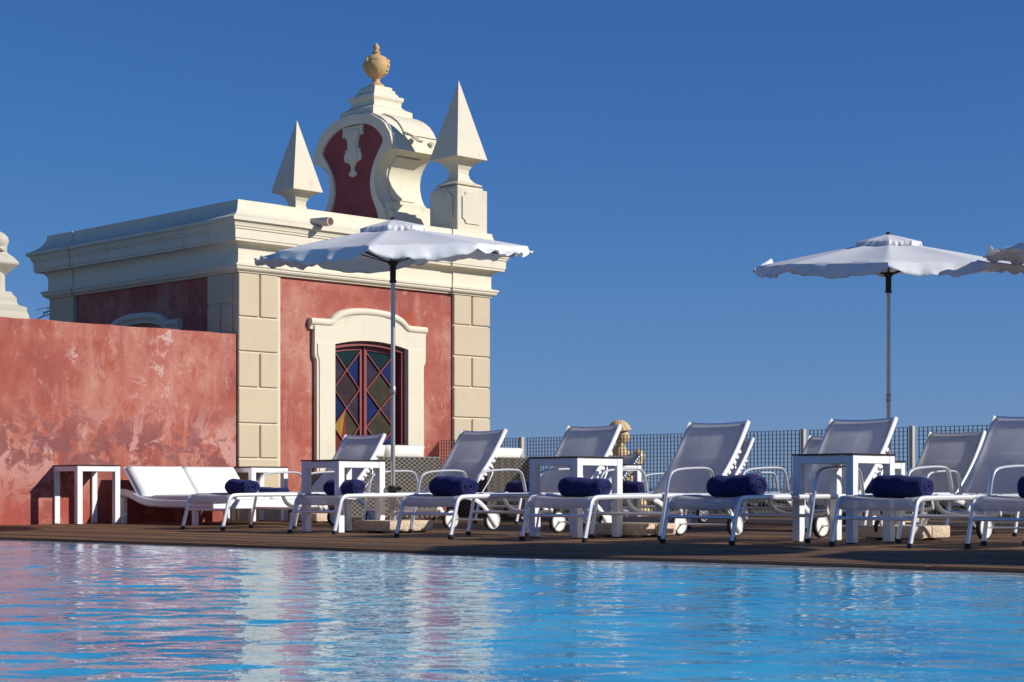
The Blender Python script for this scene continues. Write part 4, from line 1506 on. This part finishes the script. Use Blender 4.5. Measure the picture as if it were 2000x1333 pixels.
# ------------------------------------------------------------------ parasols
def build_parasol(name, loc, rz, apex, Rr, seed, tilt=(0, 0), flips=(), drop=0.26):
    rng = random.Random(seed)
    root = empty(name, loc, rz)
    NR, sub, nr = 8, 20, 9
    na = NR * sub
    rows = []
    def edge_r(k):
        f = (k % sub) / sub - 0.5
        return Rr * math.cos(math.pi / NR) / math.cos(f * 2 * math.pi / NR) * (1 - 0.03 * (1 - (2 * f) ** 2))
    def tz(x, y):
        return tilt[0] * x + tilt[1] * y
    def surf(t, k, lift=0.0):
        an = 2 * math.pi * k / na
        r = edge_r(k) * t
        f = (k % sub) / sub - 0.5
        sag = 0.032 * (1 - (2 * f) ** 2) * t * math.sin(math.pi * min(t, 0.97))
        z = apex - drop * (0.80 * t + 0.20 * t * t) - sag + lift
        x, y = r * math.cos(an), r * math.sin(an)
        return Vector((x, y, z + tz(x, y)))
    bm = bmesh.new()
    rows = []
    for i in range(nr):
        t = 0.10 + 0.90 * i / (nr - 1)
        rows.append([surf(t, k) for k in range(na)] )
    # gathered, wind-blown valance in short flaps, one per side
    ph = rng.random() * 6
    amp = [rng.uniform(-0.15, 0.3) for _ in range(NR)]
    for i, f_ in flips:
        amp[i] = f_
    vrows = [[], [], [], []]
    for k in range(na):
        an = 2 * math.pi * k / na
        side = k // sub
        f = (k % sub) / sub
        lift = amp[side] * math.sin(math.pi * min(1, max(0, f * 1.0))) ** 0.6
        base = surf(1.0, k)
        od = Vector((math.cos(an), math.sin(an), 0))
        gather = 0.35 + 0.65 * math.sin(math.pi * f) ** 0.5
        for q in range(4):
            s = (q + 1) / 4
            L = 0.145 * s * gather
            ang = -1.22 + lift * 2.1 * s + 0.16 * math.sin(f * 15 + side * 2.3 + ph + s * 1.2) + 0.12 * math.sin(f * 37 + side * 4.1 + ph * 2) * s
            vrows[q].append(base + od * (L * math.cos(ang)) + Vector((0, 0, L * math.sin(ang))) + Vector((0, 0, 0.004 * math.sin(f * 26 + side + ph) * s)))
    rows += vrows
    vs = [[bm.verts.new(p) for p in r] for r in rows]
    for A, B in zip(vs, vs[1:]):
        for k in range(na):
            q = (k + 1) % na
            bm.faces.new((A[k], A[q], B[q], B[k]))
    cp = obj('canopy', bm, 'canopy', root, angle=50)
    solid(cp, 0.003)
    # vent cap
    bm = bmesh.new()
    rows = []
    for i in range(5):
        t = 0.015 + 0.23 * i / 4
        rows.append([surf(t, k, 0.070 - 0.025 * (i / 4)) for k in range(na)])
    rows.append([surf(0.25, k, -0.004 + 0.013 * math.sin(k * 0.9 + ph)) + Vector((0.008 * math.sin(k * 1.3), 0.008 * math.cos(k * 1.1), 0)) for k in range(na)])
    vs = [[bm.verts.new(p) for p in r] for r in rows]
    for A, B in zip(vs, vs[1:]):
        for k in range(na):
            q = (k + 1) % na
            bm.faces.new((A[k], A[q], B[q], B[k]))
    solid(obj('vent_cap', bm, 'canopy', root, angle=60), 0.003)
    bm = bmesh.new()
    lathe(bm, [(0.022, apex + 0.04), (0.03, apex + 0.072), (0.02, apex + 0.088), (0.004, apex + 0.095)], 12)
    obj('top_knob', bm, 'black_metal', root, angle=50)
    bm = bmesh.new()
    tube(bm, [(0, 0, 0.11), (0, 0, 1.5), (0, 0, apex + 0.03)], 0.021, 0.021, 14)
    pole = obj('pole', bm, 'pole', root, angle=50)
    bm = bmesh.new()
    lathe(bm, [(0.022, 1.28), (0.026, 1.285), (0.026, 1.35), (0.022, 1.355)], 14)
    obj('pole_joint', bm, 'pole', pole, angle=40)
    bm = bmesh.new()
    hz = apex - 0.52
    lathe(bm, [(0.026, hz), (0.034, hz + 0.005), (0.034, hz + 0.02), (0.028, hz + 0.03), (0.03, hz + 0.16), (0.05, hz + 0.18), (0.05, hz + 0.205), (0.024, hz + 0.21)], 16)
    obj('runner_hub', bm, 'black_metal', root, angle=40)
    for r_ in range(NR):
        k = r_ * sub
        bm = bmesh.new()
        tube(bm, [surf(t, k, -0.012) for t in (0.03, 0.3, 0.6, 0.99)], 0.008, 0.008, 6)
        rb = obj('rib', bm, 'black_metal', root)
        bm = bmesh.new()
        tube(bm, [Vector((0.04 * math.cos(2 * math.pi * k / na), 0.04 * math.sin(2 * math.pi * k / na), hz + 0.19)), surf(0.52, k, -0.018)], 0.006, 0.006, 6)
        obj('strut', bm, 'black_metal', rb)
    return root
def base_slab(loc, rz, label, socket=None):
    r = empty('parasol_stand', loc, rz)
    bm = bmesh.new()
    w = 0.265
    for (a, b) in ((-w, -0.004), (0.004, w)):
        box(bm, a, b, -w, w, 0.018, 0.115, 0.014)
    sl = obj('slab', bm, 'concrete', r, angle=40)
    for a in (-w + 0.05, w - 0.15):
        for b in (-w + 0.05, w - 0.15):
            bm = bmesh.new()
            box(bm, a, a + 0.10, b, b + 0.10, 0.0, 0.03)
            obj('foot_block', bm, 'concrete', sl)
    if socket:
        bm = bmesh.new()
        lathe(bm, [(0.034, 0.115), (0.034, socket), (0.024, socket)], 16)
        sk = obj('socket', bm, 'pole', r, angle=40)
        bm = bmesh.new()
        lathe(bm, [(0.036, socket - 0.06), (0.052, socket - 0.055), (0.052, socket), (0.025, socket + 0.004)], 16)
        obj('clamp_collar', bm, 'black_metal', sk, angle=40)
        bm = bmesh.new()
        tube(bm, [(0.05, 0, socket - 0.028), (0.09, 0, socket - 0.028)], 0.014, 0.018, 10)
        obj('clamp_knob', bm, 'black_metal', sk)
    tag(r, label, 'parasol stand', 'concrete parasol stands on the deck')
    return r
U1 = Vector((-1.105, 16.55, 0))
U2 = Vector((3.78, 17.9, 0))
U3 = Vector((5.86, 16.5, 0))
pa = build_parasol('parasol', U1, R(-95.5), 2.835, 1.255, 21, tilt=(-0.086, 0.027), drop=0.23, flips=((0, 0.02), (7, 0.04), (1, 0.3), (2, 0.62), (6, 0.42), (5, 0.35), (4, -0.1), (3, 0.6)))
tag(pa, 'white parasol in front of the pavilion, its right flap blown up', 'parasol', 'white parasols')
pb = build_parasol('parasol', U2, R(-102), 2.89, 1.31, 22, tilt=(-0.094, -0.02), drop=0.25, flips=((0, 0.05), (7, -0.05), (1, 0.3), (2, 0.9), (6, 0.12), (5, 0.85), (4, 0.7), (3, 0.7)))
tag(pb, 'white parasol standing against the open blue sky at right', 'parasol', 'white parasols')
pc = build_parasol('parasol', U3, R(22), 2.91, 1.42, 23, tilt=(0.03, 0.05), drop=0.26, flips=((2, 0.4), (3, 0.55), (4, 0.45)))
tag(pc, 'white parasol cut off by the right edge, only its tip in view', 'parasol', 'white parasols')
pd_ = build_parasol('parasol', Vector((5.6, 10.75, 0)), R(20), 2.9, 1.3, 24)
tag(pd_, 'white parasol outside the right edge, shading the deck in front of the middle loungers', 'parasol', 'white parasols')
pe = build_parasol('parasol', Vector((8.05, 9.3, 0)), R(40), 2.9, 1.3, 25)
tag(pe, 'white parasol farthest outside the right edge, shading the deck at right', 'parasol', 'white parasols')
base_slab(U1 + Vector((0, 0, 0)), ANG, 'concrete parasol stand carrying the left parasol', 0.43)
base_slab(U2, ANG, 'concrete parasol stand carrying the right parasol, mostly hidden by a table leg', 0.43)
base_slab(U3, ANG, 'concrete parasol stand outside the right edge, carrying the cut-off parasol', 0.43)
base_slab(Vector((5.6, 10.75, 0)), ANG, 'concrete parasol stand outside the right edge, nearest the pool', 0.43)
base_slab(Vector((8.05, 9.3, 0)), ANG, 'concrete parasol stand farthest outside the right edge', 0.43)
base_slab(Vector((1.02, 15.15, 0)), ANG, 'empty concrete parasol stand right of the middle table')
base_slab(Vector((3.13, 14.25, 0)), ANG, 'large empty concrete parasol stand behind the right-hand table')
base_slab(Vector((-2.28, 21.2, 0)), ANG, 'small far concrete parasol stand behind the left table legs', 0.30)
base_slab(Vector((1.52, 18.6, 0)), ANG, 'far concrete parasol stand with a short socket, behind the middle loungers', 0.36)

# ------------------------------------------------------------------ statue behind the fence
st = empty('statue', (1.52, 25.6, -1.0), 0)
tag(st, 'golden sandstone statue with a wide ribbed hat standing behind the fence', 'statue')
def blob_column(bm, prof, seg=26, folds=9, amp=0.05, seed=1):
    # prof: (cx, cy, rx, ry, z)
    rng = random.Random(seed)
    ph = [rng.random() * 6 for _ in range(3)]
    rings = []
    for cx, cy, rx, ry, z in prof:
        ring = []
        for k in range(seg):
            an = 2 * math.pi * k / seg
            m_ = 1 + amp * math.sin(folds * an + ph[0] + z * 2) * 0.7 + amp * 0.5 * math.sin(5 * an + ph[1] - z * 4)
            ring.append(bm.verts.new((cx + rx * m_ * math.cos(an), cy + ry * m_ * math.sin(an), z)))
        rings.append(ring)
    for A, B in zip(rings, rings[1:]):
        for k in range(seg):
            q = (k + 1) % seg
            bm.faces.new((A[k], A[q], B[q], B[k]))
    bm.faces.new(rings[0][::-1]); bm.faces.new(rings[-1])
bm = bmesh.new()
box(bm, -0.10, 0.62, -0.34, 0.34, -0.4, 0.35, 0.02)
obj('plinth', bm, 'stone', st)
bm = bmesh.new()
blob_column(bm, [(0.27, 0, 0.30, 0.27, 0.34), (0.27, 0, 0.30, 0.26, 0.5), (0.26, 0, 0.27, 0.24, 0.8), (0.22, 0, 0.23, 0.22, 1.1), (0.17, 0, 0.19, 0.19, 1.35), (0.10, 0, 0.175, 0.20, 1.55), (0.05, 0, 0.17, 0.22, 1.75), (0.03, 0, 0.15, 0.21, 1.90), (0.03, 0, 0.085, 0.11, 1.98), (0.04, 0, 0.058, 0.06, 2.03), (0.045, 0, 0.06, 0.062, 2.07)], amp=0.06)
obj('draped_body', bm, 'statue', st, angle=60)
bm = bmesh.new()
r = bmesh.ops.create_uvsphere(bm, u_segments=20, v_segments=14, radius=0.105)
for v in r['verts']:
    v.co.x *= 0.98; v.co.y *= 0.82; v.co.z *= 1.18
    # profile to the right: nose, chin, brow
    if v.co.x > 0.05 and abs(v.co.y) < 0.045:
        z = v.co.z
        v.co.x += 0.028 * math.exp(-((z + 0.012) / 0.022) ** 2) + 0.014 * math.exp(-((z + 0.085) / 0.025) ** 2) + 0.006 * math.exp(-((z - 0.045) / 0.02) ** 2)
    v.co += Vector((0.055, 0, 2.15))
obj('head', bm, 'statue', st, angle=60)
bm = bmesh.new()
seg = 36
rings = []
for (rr, z) in ((0.02, 0.195), (0.08, 0.185), (0.13, 0.155), (0.175, 0.10), (0.20, 0.045), (0.205, 0.02), (0.18, 0.015), (0.10, 0.03)):
    rings.append([bm.verts.new((rr * (1 + 0.05 * (k % 2)) * 1.0 * math.cos(2 * math.pi * k / seg), rr * (1 + 0.05 * (k % 2)) * math.sin(2 * math.pi * k / seg), z)) for k in range(seg)])
for A, B in zip(rings, rings[1:]):
    for k in range(seg):
        q = (k + 1) % seg
        bm.faces.new((A[k], A[q], B[q], B[k]))
bm.faces.new(rings[0]); bm.faces.new(rings[-1])
bmesh.ops.scale(bm, verts=bm.verts, vec=(0.84, 0.84, 0.95))
bmesh.ops.rotate(bm, verts=bm.verts, matrix=Matrix.Rotation(R(-8), 3, 'Y'))
bmesh.ops.translate(bm, verts=bm.verts, vec=(0.02, 0, 2.20))
obj('ribbed_hat', bm, 'statue', st)
bm = bmesh.new()
p = smooth_path([(0.02, -0.20, 1.86), (0.10, -0.26, 1.68), (0.22, -0.26, 1.62), (0.27, -0.2, 1.74), (0.29, -0.16, 1.84)], 2)
tube(bm, p, 0.06, 0.06, 10)
obj('bent_arm', bm, 'statue', st, angle=60)
bm = bmesh.new()
r = bmesh.ops.create_icosphere(bm, subdivisions=3, radius=0.10)
rng = random.Random(12)
for v in r['verts']:
    v.co = v.co * rng.uniform(0.9, 1.1)
    v.co.x *= 0.85
    v.co += Vector((0.29, -0.14, 1.86))
obj('held_fruit_basket', bm, 'statue', st, angle=60)
